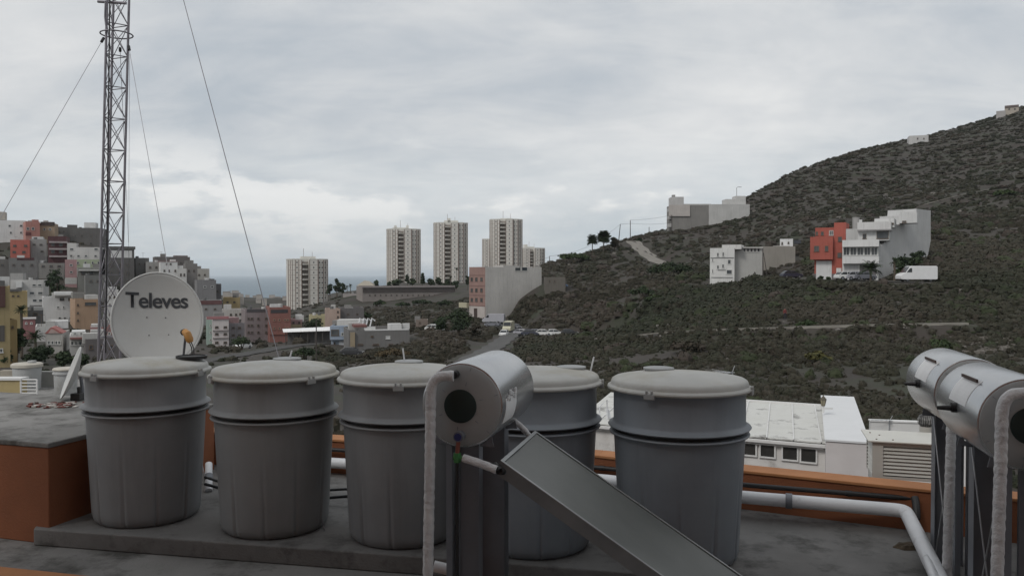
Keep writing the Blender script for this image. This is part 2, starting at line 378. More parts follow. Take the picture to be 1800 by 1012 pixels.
m = MB(); wallrun(m, QA, QB, .37, .40, -.015, .265); m.build('coping', orange_top, par, bevel=.006)
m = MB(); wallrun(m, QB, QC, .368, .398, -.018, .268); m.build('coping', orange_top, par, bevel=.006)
# own building: terrace slab with the mass below it
m = MB(); poly = [(-9.5, -3), (9, -3), (9, 5.3), (6.65, 6.5), (1.04, 9.24), (-6.0, 11.2), (-9.5, 12.2)]
def slab(mb, poly, z0, z1, mi=0):
    n = len(poly); return mb.add([(x, y, z0) for x, y in poly] + [(x, y, z1) for x, y in poly], [tuple(range(n))[::-1], tuple(range(n, 2*n))] + [(i, (i+1)%n, (i+1)%n+n, i+n) for i in range(n)], mi)
slab(m, poly, -14, ZF); o = m.build('roof_terrace', concrete); tag(o, kind='structure')
# plinth under the tanks
pl = [(-4.52, 7.70), (-.75, 6.93), (6.9, 5.30), (6.55, 6.28), (1.15, 8.96), (-5.7, 10.86)]
m = MB(); slab(m, pl, ZF + .002, 0.0); o = m.build('concrete_plinth', concrete2, bevel=.012)
tag(o, 'low grey concrete plinth carrying the row of water tanks', 'plinth')
# orange block with the grey roof at the left
P0 = at(85, 779, 7.73); P0.z = 0
blk = empty('stair_block', (P0.x, P0.y, ZF), -R(17)); tag(blk, 'orange roof block with flat grey top left of the first tank', 'roof block')
hb = .806 - ZF
m = MB(); m.box((-5.5, 0, 0), (0, 2.45, hb - .05)); m.build('wall', orange, blk, bevel=.01)
m = MB(); m.box((-5.52, -.012, hb - .05), (.012, 2.47, hb)); m.build('roof', concrete, blk, bevel=.012)
# near orange kerb at the bottom left
a, b = onz(0, 994, .0), onz(180, 1013, .0); d = (b - a).normalized(); n = Vector((-d.y, d.x, 0))
m = MB(); a2, b2 = a - d * 3, b + d * 3.5
vs = [a2, b2, b2 - n * .22, a2 - n * .22]
m.add([(p.x, p.y, ZF + .002) for p in vs] + [(p.x, p.y, 0.0) for p in vs], [(0,3,2,1),(4,5,6,7),(0,1,5,4),(1,2,6,5),(2,3,7,6),(3,0,4,7)])
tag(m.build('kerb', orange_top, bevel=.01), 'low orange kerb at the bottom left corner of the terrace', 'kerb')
# the house wall with the window the picture is taken from (behind and beside the camera); unseen, raised so its shadow covers the terrace
hw = empty('house_wall', (0, -.45, ZF), -R(11.5)); tag(hw, 'unseen orange house wall behind the viewpoint, made tall to shade the terrace', 'house')
m = MB(); m.box((-11, -.25, 0), (-1.1, 0, 10)); m.box((1.1, -.25, 0), (9, 0, 10)); m.box((-1.1, -.25, 0), (1.1, 0, 1.3)); m.box((-1.1, -.25, 3.4), (1.1, 0, 10)); m.box((-11, -8, 0), (-10.75, -.25, 10)); m.build('wall', orange, hw)
m = MB(); m.box((-11.3, -8.2, 10), (9.3, .6, 10.2)); m.build('roof', whitepaint, hw)

# ------------------------------------------------------------------ water tanks
def flute(t, z):
    if z > .86: return 0
    k = (t / (2 * math.pi) * 11) % 1.0; k = min(k, 1 - k) * 2 * math.pi / 11 * .5   # distance to the groove
    dpt = min(1, (.86 - z) / .6)
    return -.011 * dpt * math.exp(-(k / .012) ** 2) + .003 * dpt * math.exp(-((k - .03) / .016) ** 2)
def make_tank():
    r = empty('water_tank', (0, 0, 0))
    prof = [(.40, 0), (.455, .006), (.485, .035), (.498, .08)] + [(.498 + (.552 - .498) * (z - .08) / 1.0, z) for z in np.linspace(.14, 1.07, 16)]
    m = MB(); m.lathe(prof, 280, rf=flute)
    m.build('body', tankm, r, smooth=True)
    m = MB(); m.lathe([(.552, 1.05), (.582, 1.054), (.588, 1.064), (.582, 1.074), (.556, 1.078)], 96); m.build('lower_flange', tankm, r, smooth=True)
    m = MB(); m.lathe([(.542, 1.07), (.542, 1.115)], 96); m.build('gap_shade', black, r, smooth=True)  # black ring painting in the shade of the gap under the collar
    m = MB(); m.lathe([(.552, 1.108), (.592, 1.112), (.600, 1.122), (.592, 1.134), (.566, 1.145), (.553, 1.165), (.553, 1.42), (.56, 1.437)], 96); m.build('collar', tankm, r, smooth=True)
    m = MB(); m.lathe([(.585, 1.428), (.604, 1.433), (.608, 1.445), (.603, 1.456), (.588, 1.463), (.579, 1.470), (.575, 1.490), (.566, 1.508), (.545, 1.521), (.45, 1.538), (.3, 1.555), (.15, 1.567), (.05, 1.571), (.0005, 1.572)], 96)
    lid = m.build('lid', lidm, r, smooth=True)
    for t in (R(-122), R(-22), R(70)):
        m = MB(); M = Matrix.Rotation(t, 4, 'Z')
        m.box((.585, -.045, 1.405), (.616, .045, 1.452), M=M); m.box((.595, -.030, 1.45), (.618, -.014, 1.478), M=M); m.box((.595, .014, 1.45), (.618, .030, 1.478), M=M)
        m.build('latch', mat('latch_grey', (.38, .385, .38), .6), r, bevel=.005)
    return r
T0 = make_tank()
def hatch(r, x, y, z, rad=.11):
    m = MB(); M = Matrix.Translation((x, y, z)); m.lathe([(rad, -.02), (rad, .008), (rad * 1.12, .010), (rad * 1.12, .022), (rad * .9, .026), (.001, .027)], 40, M=M); m.build('hatch', mat('hatch_grey', (.36, .37, .37), .6), r, smooth=True)
tl = [('grey water tank with round dark hole in lid, farthest left beside the orange block', (-3.64, 8.15), 8),
      ('grey water tank directly below and right of the dish, second from the left', (-2.27, 7.82), -20),
      ('grey water tank partly hidden by the white pipe of the middle solar heater', (-1.0, 7.56), 35),
      ('grey water tank behind the slanting solar panel, second from the right', (.20, 7.30), 12),
      ('largest looking grey water tank, farthest right in the row beside the pipes', (1.425, 6.98), -2)]
tanks = []
for i, (lb, (x, y), rz) in enumerate(tl):
    t = T0 if i == 0 else copy_tree(T0)
    t.location = (x, y, 0); t.rotation_euler = (0, 0, R(rz)); tag(t, lb, 'water tank', 'grey water tanks in a row on the plinth'); tanks.append(t)
blue1 = mat('blue_grey_plastic', (.255, .285, .315), .5, (.22, .245, .275), 2.0, 1, bump=.12, bs=9, streak=(.16, .17, .185)); warm1 = mat('faded_plastic', (.275, .285, .29), .6, (.24, .248, .252), 1.5, 1, bump=.12, bs=9, streak=(.17, .17, .165))
for i, mm in ((4, blue1), (3, blue1), (1, warm1)):
    for ch in tanks[i].children:
        if ch.name.split('.')[0] in ('body', 'collar', 'lower_flange'): ch.material_slots[0].link = 'OBJECT'; ch.material_slots[0].material = mm
def loc(root, x, y):                   # world offset -> local of a rotated root
    a = -root.rotation_euler.z; return x * math.cos(a) - y * math.sin(a), x * math.sin(a) + y * math.cos(a)
for i, (x, y) in enumerate([None, (.06, .26), (.02, .27), (.26, .22), (-.12, .26)] ) if False else []: pass
x, y = loc(tanks[0], .40, .12); m = MB(); m.lathe([(.15, -.02), (.15, .012), (.135, .014), (.134, .004), (.001, .004)], 40, M=Matrix.Translation((x, y, 1.568))); m.build('hatch_opening', black, tanks[0], smooth=True)  # black disc stands in for the shade inside the open hatch
for i, (wx, wy) in ((1, (.06, .22)), (2, (.02, .22)), (3, (.34, .16)), (4, (-.13, .24))):
    x, y = loc(tanks[i], wx, wy); hatch(tanks[i], x, y, 1.556 if i != 3 else 1.539, .12)
for i, (u0, v0, u1, v1, Y) in ((1, (507, 632, 513, 616, 8.1)), (2, (712, 636, 708, 612, 7.8)), (3, (1036, 655, 1044, 627, 7.5))):
    a = at(u0, v0, Y); b = at(u1, v1, Y); t = tanks[i]
    m = MB(); la = Vector((*loc(t, a.x - t.location.x, a.y - t.location.y), a.z - .03)); lb = Vector((*loc(t, b.x - t.location.x, b.y - t.location.y), b.z)); m.tube([la, lb], .0075, 8); m.build('vent_rod', whitep, t)

# ------------------------------------------------------------------ solar water heaters
def quilt(pts, r, seed):                # wrinkled insulation sleeve: densified tube with jittered radius
    P = smoothpts(densify([Vector(p) for p in pts], .02), 10); rg = np.random.default_rng(seed)
    rs = r * (1 + .07 * (rg.random(len(P)) - .5) + .05 * np.sin(np.arange(len(P)) * 1.9))
    return [tuple(p) for p in P], [float(x) for x in rs]
def make_heater():
    h = empty('solar_water_heater', (0, 0, 0))
    zc = 1.71; M = Matrix.Translation((0, 0, zc)) @ Matrix.Rotation(R(-90), 4, 'X')      # lathe z -> +y
    m = MB(); m.lathe([(.258, -.004), (.272, .004), (.275, .02), (.275, .91), (.272, .926), (.258, .934)], 96, M=M); m.build('storage_cylinder', enamel, h, smooth=True)
    capm = mat('cap_enamel', (.35, .36, .36), .5, (.31, .32, .32), 4, 1, stain=(.33, .33, .32), ss=4)
    m = MB(); m.lathe([(.001, -.036), (.10, -.035), (.17, -.030), (.225, -.020), (.25, -.012), (.262, -.004), (.264, .006), (.25, .01)], 96, M=M); c = m.build('end_cap', capm, h, smooth=True)
    m = MB(); m.lathe([(.001, .966), (.10, .965), (.20, .955), (.25, .942), (.262, .934), (.25, .92)], 64, M=M); m.build('end_cap', capm, h, smooth=True)
    for a in (18, 75, 140, 205, 262, 318):
        m = MB(); m.tube([(.135 * math.cos(R(a)), -.0335, zc + .135 * math.sin(R(a))), (.255 * math.cos(R(a)), -.012, zc + .255 * math.sin(R(a)))], .0022, 5)
        m.build('seam', galv, c)
    m = MB(); m.lathe([(.001, -.047), (.10, -.046), (.108, -.042), (.109, -.03)], 64, M=M); m.build('element_cover', mat('dark_green_cover', (.008, .022, .02), .5), h, smooth=True)
    # fittings at the cap
    m = MB(); m.tube([(-.03, -.03, zc + .205), (-.03, -.085, zc + .205)], .026, 16); m.build('fitting', black, h, smooth=True)
    m = MB(); m.tube([(0, -.02, zc - .19), (0, -.085, zc - .19)], .033, 16); m.tube([(0, -.085, zc - .19), (0, -.092, zc - .19)], .024, 14, 1); v = m.build('drain_valve', [galv, mat('blue_plastic', (.03, .04, .16), .4)], h, smooth=True)
    m = MB(); m.tube([(.0, -.07, zc - .20), (-.01, -.07, zc - .30)], .014, 12); m.build('valve_stem', mat('brass_red', (.22, .07, .05), .5), v, smooth=True)
    m = MB(); m.tube([(-.01, -.07, zc - .295), (-.01, -.07, zc - .355)], .024, 6); m.tube([(-.035, -.07, zc - .325), (.03, -.07, zc - .33)], .017, 10); m.build('tee_fitting', mat('green_plastic', (.06, .22, .07), .45), h)
    m = MB(); m.tube([(-.01, -.07, zc - .355), (-.012, -.06, .01)], .010, 8); m.build('black_hose', black, h)
    P, r = quilt([(.03, -.07, zc - .325), (.14, -.075, zc - .35), (.255, -.085, zc - .385)], .026, 3); m = MB(); m.tube(P, r, 16); m.build('feed_pipe', wrap, h, smooth=True)
    P, r = quilt([(-.025, -.095, zc + .20), (-.09, -.105, zc + .205), (-.155, -.11, zc + .195), (-.175, -.11, zc + .12), (-.178, -.11, zc - .2), (-.19, -.11, .9), (-.205, -.11, .02)], .034, 5)
    m = MB(); m.tube(P, r, 20); m.build('insulated_pipe', wrap, h, smooth=True)
    # maker's plate with torn corner, and side valve
    pm = mat('plate', (.86, .86, .86), .5)
    for (a0, a1, y0, y1, nm) in ((R(8), R(-27), .08, .36, 'plate'), (R(168), R(128), .26, .62, 'plate')):
        m = MB(); n_ = 8; vs = []
        for i in range(n_ + 1):
            a = a0 + (a1 - a0) * i / n_
            for y in (y0, y1): vs.append((.2775 * math.cos(a), y, zc + .2775 * math.sin(a)))
        m.add(vs, [(2*i, 2*i+1, 2*i+3, 2*i+2) for i in range(n_)])
        for i in range(n_):
            pass
        o = m.build(nm, pm, h)
        sm_ = o.modifiers.new('thick', 'SOLIDIFY'); sm_.thickness = .003
    m = MB(); rg = random.Random(4)
    for k in range(9):
        y = .11 + .028 * k; a = R(9 + rg.uniform(-4, 5)); s_ = rg.uniform(.008, .017); c_ = Vector((.282 * math.cos(a), y, zc + .282 * math.sin(a)))
        m.box(c_ - Vector((.004, s_, s_)), c_ + Vector((.007, s_ * .8, s_ * 1.3)))
    m.build('torn_sticker', mat('bright_foil', (.85, .86, .88), .3), h)
    m = MB(); m.box((-.006, .28, 0), (.006, .60, .02), M=Matrix.Translation((-.196, 0, zc + .208))); m.build('bracket', mat('rusty_brown', (.09, .06, .05), .7), h)
    m = MB(); a = R(175); m.tube([(.27 * math.cos(a), .45, zc + .27 * math.sin(a)), (.30 * math.cos(a), .45, zc + .27 * math.sin(a))], .033, 16); m.tube([(.30 * math.cos(a), .45, zc + .02), (.38 * math.cos(a), .47, zc + .015)], [.02, .012], 14); m.build('side_valve', black, h, smooth=True)
    # stand
    m = MB(); m.box((-.115, .02, 0), (-.075, .10, zc - .24)); m.box((-.113, .098, 0), (-.06, .102, zc - .25)); m.build('leg', galv, h, bevel=.002)
    m = MB(); m.box((-.03, .06, 0), (.105, .065, zc - .23)); m.box((.105, .02, 0), (.109, .11, zc - .23)); m.box((-.034, .03, 0), (-.03, .065, zc - .23)); m.build('leg', galv, h, bevel=.001)
    m = MB(); m.box((-.10, .72, 0), (.11, .725, zc - .23)); m.box((.11, .66, 0), (.114, .78, zc - .23)); m.box((-.104, .66, 0), (-.10, .78, zc - .23)); m.build('leg', galv, h, bevel=.001)
    for y in (.08, .72):
        m = MB(); pts = [(.25 * math.cos(R(a)), 0, zc + .25 * math.sin(R(a))) for a in range(225, 316, 9)]
        m.prism([(-.2, zc - .27)] + [(.279 * math.cos(R(a)), zc + .279 * math.sin(R(a))) for a in range(228, 313, 6)] + [(.2, zc - .27)], y - .03, y - .024); m.build('cradle', galv, h)
    m = MB(); m.tube([(-.108, .09, zc - .28), (-.108, .70, .10)], .005, 6); m.tube([(-.108, .70, zc - .28), (-.108, .09, .10)], .005, 6); m.build('cross_brace', alu, h)
    m = MB(); m.box((-.12, .0, .0), (.13, .82, .03)); m.build('base_rail', galv, h, bevel=.002)
    # collector panel: slopes down towards +x
    sl_ = R(32.6); Mc = Matrix.Translation((.27, -.045, 1.372)) @ Matrix.Rotation(sl_, 4, 'Y')
    co = empty('collector', (0, 0, 0)); co.parent = h; co.matrix_local = Mc
    Lc, Wc, Dc = 2.02, 1.02, .085
    m = MB(); m.box((0, 0, -Dc), (Lc, .004, 0)); m.box((0, Wc - .004, -Dc), (Lc, Wc, 0)); m.box((0, .004, -Dc), (.004, Wc - .004, 0)); m.box((Lc - .004, .004, -Dc), (Lc, Wc - .004, 0)); m.box((.004, .004, -Dc), (Lc - .004, Wc - .004, -Dc + .004))
    m.build('casing', mat('casing_grey', (.24, .25, .255), .45, (.19, .2, .205), 4, 1, metal=.5), co, bevel=.0015)
    m = MB(); m.box((-.003, -.003, 0), (Lc + .003, .022, .007)); m.box((-.003, Wc - .022, 0), (Lc + .003, Wc + .003, .007)); m.box((-.003, .022, 0), (.022, Wc - .022, .007)); m.box((Lc - .022, .022, 0), (Lc + .003, Wc - .022, .007)); m.build('frame', mat('frame_grey', (.34, .35, .35), .4, (.28, .29, .29), 4, 1, metal=.5), co, bevel=.002)
    gm = mat('collector_glass', (.14, .147, .138), .48, (.10, .106, .10), 1.2, 1, spec=.6, bump=.12, bs=2.0, stain=(.13, .135, .125), ss=1.6, sth=(.5, .8))
    m = MB(); nx, ny = 24, 12; rg = random.Random(3); vs = []
    for i in range(nx + 1):
        for j in range(ny + 1):
            x = .022 + (Lc - .044) * i / nx; y = .022 + (Wc - .044) * j / ny
            z = -.006 * math.sin(math.pi * j / ny) * (1 + .6 * math.sin(i * .9 + j * .5)) - .002
            vs.append((x, y, z))
    m.add(vs, [(i*(ny+1)+j, (i+1)*(ny+1)+j, (i+1)*(ny+1)+j+1, i*(ny+1)+j+1) for i in range(nx) for j in range(ny)]); m.build('glass', gm, co, smooth=True)
    m = MB(); m.box((1.38, -.0035, -.055), (1.60, -.002, -.02)); m.build('label_strip', mat('label_paper', (.42, .42, .41), .6, (.25, .25, .25), 60, 1), co)
    m = MB(); m.tube([(-.02, .0, -.045), (.035, -.035, -.045)], .024, 14); m.tube([(.035, -.035, -.045), (.05, -.001, -.045)], .022, 14); m.build('elbow', black, co, smooth=True)
    P, r = quilt([(.02, .95, -.045 + .0), (-.10, .93, .0), (-.20, .82, .03)], .022, 8); m = MB(); m.tube(P, r, 14); m.build('return_pipe', wrap, co, smooth=True)
    m = MB(); m.box((Lc - .25, .1, -.62), (Lc - .21, .104, -Dc)); m.build('support', galv, co)
    return h
h0 = make_heater()
c = at(812, 712, 5.3); h0.location = (c.x, c.y, c.z - 1.71); h0.rotation_euler = (0, 0, -TH)
for cc in h0.children_recursive: pass
tag(h0, 'middle silver solar heater cylinder with white wrapped pipe and slanting glass panel before the tanks', 'solar heater', 'solar water heaters on the terrace')
h1_ = copy_tree(h0); c = at(1808, 747, 4.80); h1_.location = (c.x, c.y, c.z - 1.71)
tag(h1_, 'nearest silver solar heater cut by the right edge of the picture', 'solar heater', 'solar water heaters on the terrace')
h2_ = copy_tree(h0); c = at(1712, 695, 6.08); h2_.location = (c.x, c.y, c.z - 1.71)
tag(h2_, 'silver solar heater standing behind the nearest one at the right', 'solar heater', 'solar water heaters on the terrace')

# ------------------------------------------------------------------ loose pipes on the plinth and along the parapet
def pxpipe(name, pts, r, mt, lb, cat='pipe', n=14, sm=10, joints=()):
    W = [at(*p) for p in pts]; P = smoothpts(densify(W, .05), sm)
    root = empty(name, tuple(P[0])); tag(root, lb, cat)
    m = MB(); m.tube([tuple(p - P[0]) for p in P], r, n); m.build('tube', mt, root, smooth=True)
    for k in joints:
        i = int(k * (len(P) - 2)); m = MB(); d = P[i+1] - P[i]; m.tube([tuple(P[i] - P[0]), tuple(P[i] - P[0] + d * 1.2)], r * 1.18, n); m.build('coupling', galv if mt is whitep else black, root, smooth=True)
    return root
pxpipe('white_pipe', [(420, 803, 10.2), (600, 814, 9.72), (1062, 843, 8.86), (1305, 873, 8.02), (1592, 897, 7.56), (1680, 1075, 5.3)], .062, whitep, 'thick white pipe running along the parapet and bending towards the right heaters', joints=(.2, .45, .66), sm=3)
pxpipe('white_pipe', [(1612, 938, 6.95), (1668, 1078, 5.05)], .034, whitep, 'thinner white pipe lying beside the thick bent pipe at the right')
pxpipe('black_pipe', [(420, 778, 10.2), (600, 791, 9.82), (1062, 822, 8.98), (1310, 852, 8.12), (1610, 876, 7.68)], .024, black, 'thin black pipe fixed to the inside of the orange parapet', joints=(.3, .6, .93))
pxpipe('black_pipe', [(1608, 874, 7.62), (1612, 884, 7.56), (1611, 912, 7.5)], .034, black, 'short upright black pipe bend at the end of the parapet pipe', sm=2)
pxpipe('black_pipe', [(360, 838, 9.0), (470, 872, 8.75), (560, 862, 8.75), (600, 859, 8.7), (690, 858, 8.6)], .014, black, 'thin black hose between second and third tank, upper one')
pxpipe('black_pipe', [(360, 850, 8.8), (470, 880, 8.6), (560, 876, 8.5), (600, 872, 8.45), (690, 868, 8.4)], .016, black, 'thin black hose between second and third tank, lower one')
pxpipe('white_pipe', [(367, 815, 9.3), (367, 862, 9.0)], .04, whitep, 'short white pipe seen in the gap between the first two tanks', joints=(.5,))
pxpipe('white_pipe', [(762, 994, 5.9), (830, 1010, 5.9)], .04, whitep, 'short white pipe stub by the foot of the middle heater')
m = MB(); rg = random.Random(5); vs = []
c = onz(1598, 962, 0.0); n_ = 14
for k in range(n_): vs.append((.15 * math.cos(k * 2 * math.pi / n_) * rg.uniform(.8, 1.1), .09 * math.sin(k * 2 * math.pi / n_) * rg.uniform(.8, 1.1), 0))
for k in range(n_): vs.append((vs[k][0] * .7, vs[k][1] * .7, .03 * rg.uniform(.6, 1.2)))
m.add(vs + [(0, 0, .038)], [(k, (k+1) % n_, n_ + (k+1) % n_, n_ + k) for k in range(n_)] + [(n_ + k, n_ + (k+1) % n_, 2 * n_) for k in range(n_)])
tag(m.build('stone', mat('brown_stone', (.11, .085, .055), .9, (.06, .045, .03), 20, 1, bump=.5, bs=60), loc=(c.x, c.y, .002)), 'flat brown stone on the plinth near the bent pipes', 'stone')

# ------------------------------------------------------------------ satellite dish (near, with lettering)
D = empty('satellite_dish', tuple(onz(300, 758, 0.0)), 0); D.location = (-4.28, 10.05, .0)
tag(D, 'large pale round satellite dish with dark lettering behind the first two tanks', 'satellite dish')
dish = mat('dish_enamel', (.52, .53, .52), .6, (.49, .50, .49), 2, 1, stain=(.48, .485, .47), ss=2.5)
hub = empty('reflector_mount', (0, 0, 0)); hub.parent = D
hc = at(277, 563, 10.0) - Vector(D.location); az = math.atan2(.46, .88)
hub.matrix_local = Matrix.Translation(hc) @ Matrix.Rotation(az, 4, 'Z') @ Matrix.Rotation(R(-9), 4, 'X')
RA, RB, DD = .512, .575, .085
def dz_(x, z): return -DD * (x * x / RA**2 + z * z / RB**2)
m = MB(); nr_, nt_ = 16, 96; vs = [(0, 0, 0)]
for i in range(1, nr_ + 1):
    for k in range(nt_):
        a = 2 * math.pi * k / nt_; x = RA * i / nr_ * math.cos(a); z = RB * i / nr_ * math.sin(a); vs.append((x, dz_(x, z), z))
fs = [(0, 1 + k, 1 + (k + 1) % nt_) for k in range(nt_)] + [(1 + i*nt_ + k, 1 + i*nt_ + (k+1) % nt_, 1 + (i+1)*nt_ + (k+1) % nt_, 1 + (i+1)*nt_ + k) for i in range(nr_ - 1) for k in range(nt_)]
m.add(vs, fs); rf_ = m.build('reflector', dish, hub, smooth=True); sm_ = rf_.modifiers.new('t', 'SOLIDIFY'); sm_.thickness = .004; sm_.offset = 0
m = MB(); m.tube([(RA * math.cos(2*math.pi*k/96), -DD + .006, RB * math.sin(2*math.pi*k/96)) for k in range(97)], .012, 8, caps=False); m.build('rim', dish, hub, smooth=True)
m = MB()
for x, z in ((-.10, -.18), (.12, -.18), (-.12, .04), (.09, .03)): m.tube([(x, dz_(x, z) - .006, z), (x, dz_(x, z) + .004, z)], .007, 8)
m.build('bolt', black, hub)
cu = bpy.data.curves.new('lettering', 'FONT'); cu.body = 'Televes'; cu.size = .265; cu.align_x = 'CENTER'; cu.offset = .005; cu.space_character = .93; cu.resolution_u = 6
to = bpy.data.objects.new('lettering_tmp', cu); COL.objects.link(to); bpy.context.view_layer.update()
me = bpy.data.meshes.new_from_object(to.evaluated_get(bpy.context.evaluated_depsgraph_get())); bpy.data.objects.remove(to)
w0 = max(v.co.x for v in me.vertices) - min(v.co.x for v in me.vertices); k_ = .70 / w0
for v in me.vertices:
    x, z = v.co.x * k_, .155 + v.co.y * k_ * 1.04 - v.co.x * .03; v.co = (x, dz_(x, z) - .007, z)
me.name = 'lettering'; me.materials.clear(); me.materials.append(mat('lettering_grey', (.055, .06, .068), .6)); lo_ = bpy.data.objects.new('lettering', me); COL.objects.link(lo_); lo_.parent = hub
ln = at(330, 590, 9.45) - Vector(D.location)
m = MB(); base = at(318, 668, 9.85) - Vector(D.location); m.tube([base, ln + Vector((-.035, .02, -.02))], .014, 10); m.build('feed_arm', galv, D, smooth=True)
om = mat('orange_plastic', (.50, .25, .07), .5)
m = MB(); m.tube([ln + Vector((-.045, .03, .045)), ln + Vector((.0, -.01, .02)), ln + Vector((.03, -.02, -.045)), ln + Vector((.04, -.02, -.075))], [.038, .045, .044, .03], 16); m.build('receiver', om, D, smooth=True)
m = MB(); m.tube([ln + Vector((-.075, .05, .035)), ln + Vector((-.045, .03, .045))], .036, 16); m.build('feed_horn', black, D, smooth=True)
m = MB(); 
for dx in (.0, .022): m.tube([ln + Vector((.02 + dx, -.02, -.06)), ln + Vector((.045 + dx, 0, -.14)), ln + Vector((.03 + dx, .05, -.24)), ln + Vector((-.02, .2, -.42))], .006, 6)
m.build('cable', black, D)
m = MB(); m.tube([(hc.x - .1, hc.y + .25, 0), (hc.x - .1, hc.y + .25, hc.z + .1)], .035, 16); m.tube([(hc.x - .1, hc.y + .25, hc.z), (hc.x - .0, hc.y + .02, hc.z)], .03, 12); m.build('post', galv, D, smooth=True)
m = MB(); m.box((hc.x - .3, hc.y + .05, 0), (hc.x + .1, hc.y + .45, .03)); m.build('base_plate', galv, D)

# ------------------------------------------------------------------ lattice mast
mb_ = at(190, 600, 13.2); mt_ = at(205, 0, 13.2); ax = (mt_ - mb_).normalized(); bz = -13.2
mbase = mb_ + ax * ((bz - mb_.z) / ax.z)
MA = empty('lattice_mast', tuple(mbase)); tag(MA, 'tall grey triangular lattice mast held by thin guy wires at the left', 'mast')
mg = mat('mast_steel', (.27, .26, .29), .6, (.20, .195, .215), 6, 1, metal=.4)
tot = 10.6 - bz
def corner(k, s): a = R(10 + 120 * k); return Vector((.187 * math.cos(a), .187 * math.sin(a), 0)) + ax * s
for k in range(3):
    m = MB(); m.tube([corner(k, 0), corner(k, tot)], .019, 10); m.build('leg', mg, MA, smooth=True)
s = .1
while s < tot - .5:
    m = MB()
    for k in range(3):
        a, b = corner(k, s), corner((k+1) % 3, s); a2, b2 = corner(k, s + .5), corner((k+1) % 3, s + .5)
        m.tube([a, b], .008, 6); m.tube([a, b2], .0065, 6); m.tube([b, a2], .0065, 6)
    m.build('bracing', mg, MA); s += .5
def mloc(u, v, Y): return at(u, v, Y) - mbase
m = MB(); rc = mloc(205, 61, 13.2); m.tube([rc + Vector((.24 * math.cos(R(a)), .24 * math.sin(R(a)), 0)) for a in range(0, 361, 15)], .011, 6, caps=False); m.build('guy_ring', mg, MA)
m = MB(); a = mloc(172, 3, 13.1); b = mloc(222, 6, 13.1); m.tube([a, b], .024, 8); m.tube([mloc(185, 2, 13), mloc(184, 30, 13), mloc(187, 55, 13)], .011, 6); m.build('cross_arm', mg, MA)
m = MB(); m.tube([mloc(193 - .012 * y, y, 12.9) for y in range(0, 640, 20)], .012, 6); m.build('feed_cable', black, MA)
wirem = mat('wire', (.36, .36, .38), .6)
for (p, q, ins) in (((183, 66, 13.2), onz(-203, 737, .81), True), ((226, 80, 13.2), onz(364, 862, 0), True), ((228, 95, 13.3), gp(223, 60), False), ((211, 84, 13.3), gp(236, 60), True)):
    a = mloc(*p); b = q - mbase; m = MB(); m.tube([a, b], .0042 if ins else .003, 5); gw = m.build('guy_wire', wirem, MA)
    if ins: d = (b - a).normalized(); m = MB(); m.tube([a + d * .02, a + d * .12], .022, 8); m.build('insulator', black, gw)
m = MB(); a = mloc(215, -403, 13.2); b = onz(571, 932, 0) - mbase; m.tube([a, b], .0052, 6); m.build('guy_wire', mat('wire_dark', (.22, .22, .24), .6), MA)

# ------------------------------------------------------------------ neighbouring low roof at the left
nr0 = at(0, 700, 19.2); RZ = -.62
LR = empty('neighbour_house', (-7.0, 14.0, -14), 0); tag(LR, 'neighbouring house with flat grey roof behind the orange block', 'house')
m = MB(); m.box((-16, 0, 0), (-2.6, 9, 14 + RZ)); m.build('wall', whitepaint, LR)
m = MB(); m.box((-16.1, -.1, 14 + RZ), (-2.5, 9.1, 14 + RZ + .06)); m.build('roof', concrete, LR)
def tankw(u, v0, v1, Y, wpx, lb, style):
    b = at(u, v1, Y); t = at(u, v0, Y); R_ = wpx / 2 / F * Y; h = t.z - (RZ + .06); r = empty('water_tank', (b.x, b.y, RZ + .06)); tag(r, lb, 'water tank')
    lm = mat('pale_plastic', (.44, .45, .45), .6, (.37, .38, .38), 2, 1, stain=(.27, .27, .26), ss=2)
    m = MB(); m.lathe([(R_ * .80, 0), (R_ * .84, .03), (R_ * .9, h * .78)] + ([(R_ * 1.0, h * .79), (R_ * 1.0, h * .83), (R_ * .91, h * .84)] if style else []) + [(R_ * .91, h * .92)], 48); m.build('body', lm, r, smooth=True)
    m = MB(); m.lathe([(R_ * .97, h * (.91 if style else .84)), (R_, h * (.92 if style else .85)), (R_, h * .95), (R_ * .9, h * .985), (.01, h)], 48); m.build('lid', mat('cream_lid', (.50, .47, .41), .7), r, smooth=True)
    if not style: m = MB(); m.lathe([(.1, h * .98), (.1, h + .05), (.01, h + .06)], 24, M=Matrix.Translation((R_ * .35, 0, 0))); m.build('hatch', lm, r, smooth=True)
tankw(48, 637, 700, 21.0, 50, 'small pale water tank with round hatch behind the white railing', 0)
tankw(116, 645, 702, 19.6, 42, 'small pale water tank with collar beside the edge-on dish', 1)
ylw = mat('yellow_render', (.42, .34, .17), .85, (.36, .29, .15), 1.5, 1, stain=(.25, .2, .12), ss=1.5)
def boxpx(name, u0, v0, u1, v1, Y, dep, mt, lb, cat, bev=.01):
    a = at(u0, v1, Y); b = at(u1, v0, Y); m = MB(); m.box((0, 0, 0), (b.x - a.x, dep, b.z - a.z)); return tag(m.build(name, mt, bevel=bev, loc=tuple(a)), lb, cat)
r = empty('low_wall', tuple(at(-60, 704, 18.6))); tag(r, 'low yellow wall with white top on the roof at the far left', 'wall')
a = at(-60, 704, 18.6); b = at(36, 668, 18.6); m = MB(); m.box((0, 0, -.3), (b.x - a.x, .25, b.z - a.z)); m.build('wall', ylw, r)
m = MB(); m.box((-.02, -.03, b.z - a.z), (b.x - a.x + .03, .28, b.z - a.z + .05)); m.build('coping', whitepaint, r)
boxpx('low_wall', 67, 653, 98, 702, 21.5, .2, mat('grey_wall', (.30, .30, .28), .9, (.22, .22, .21), 2, 1), 'grey low wall between the two small pale tanks', 'wall')
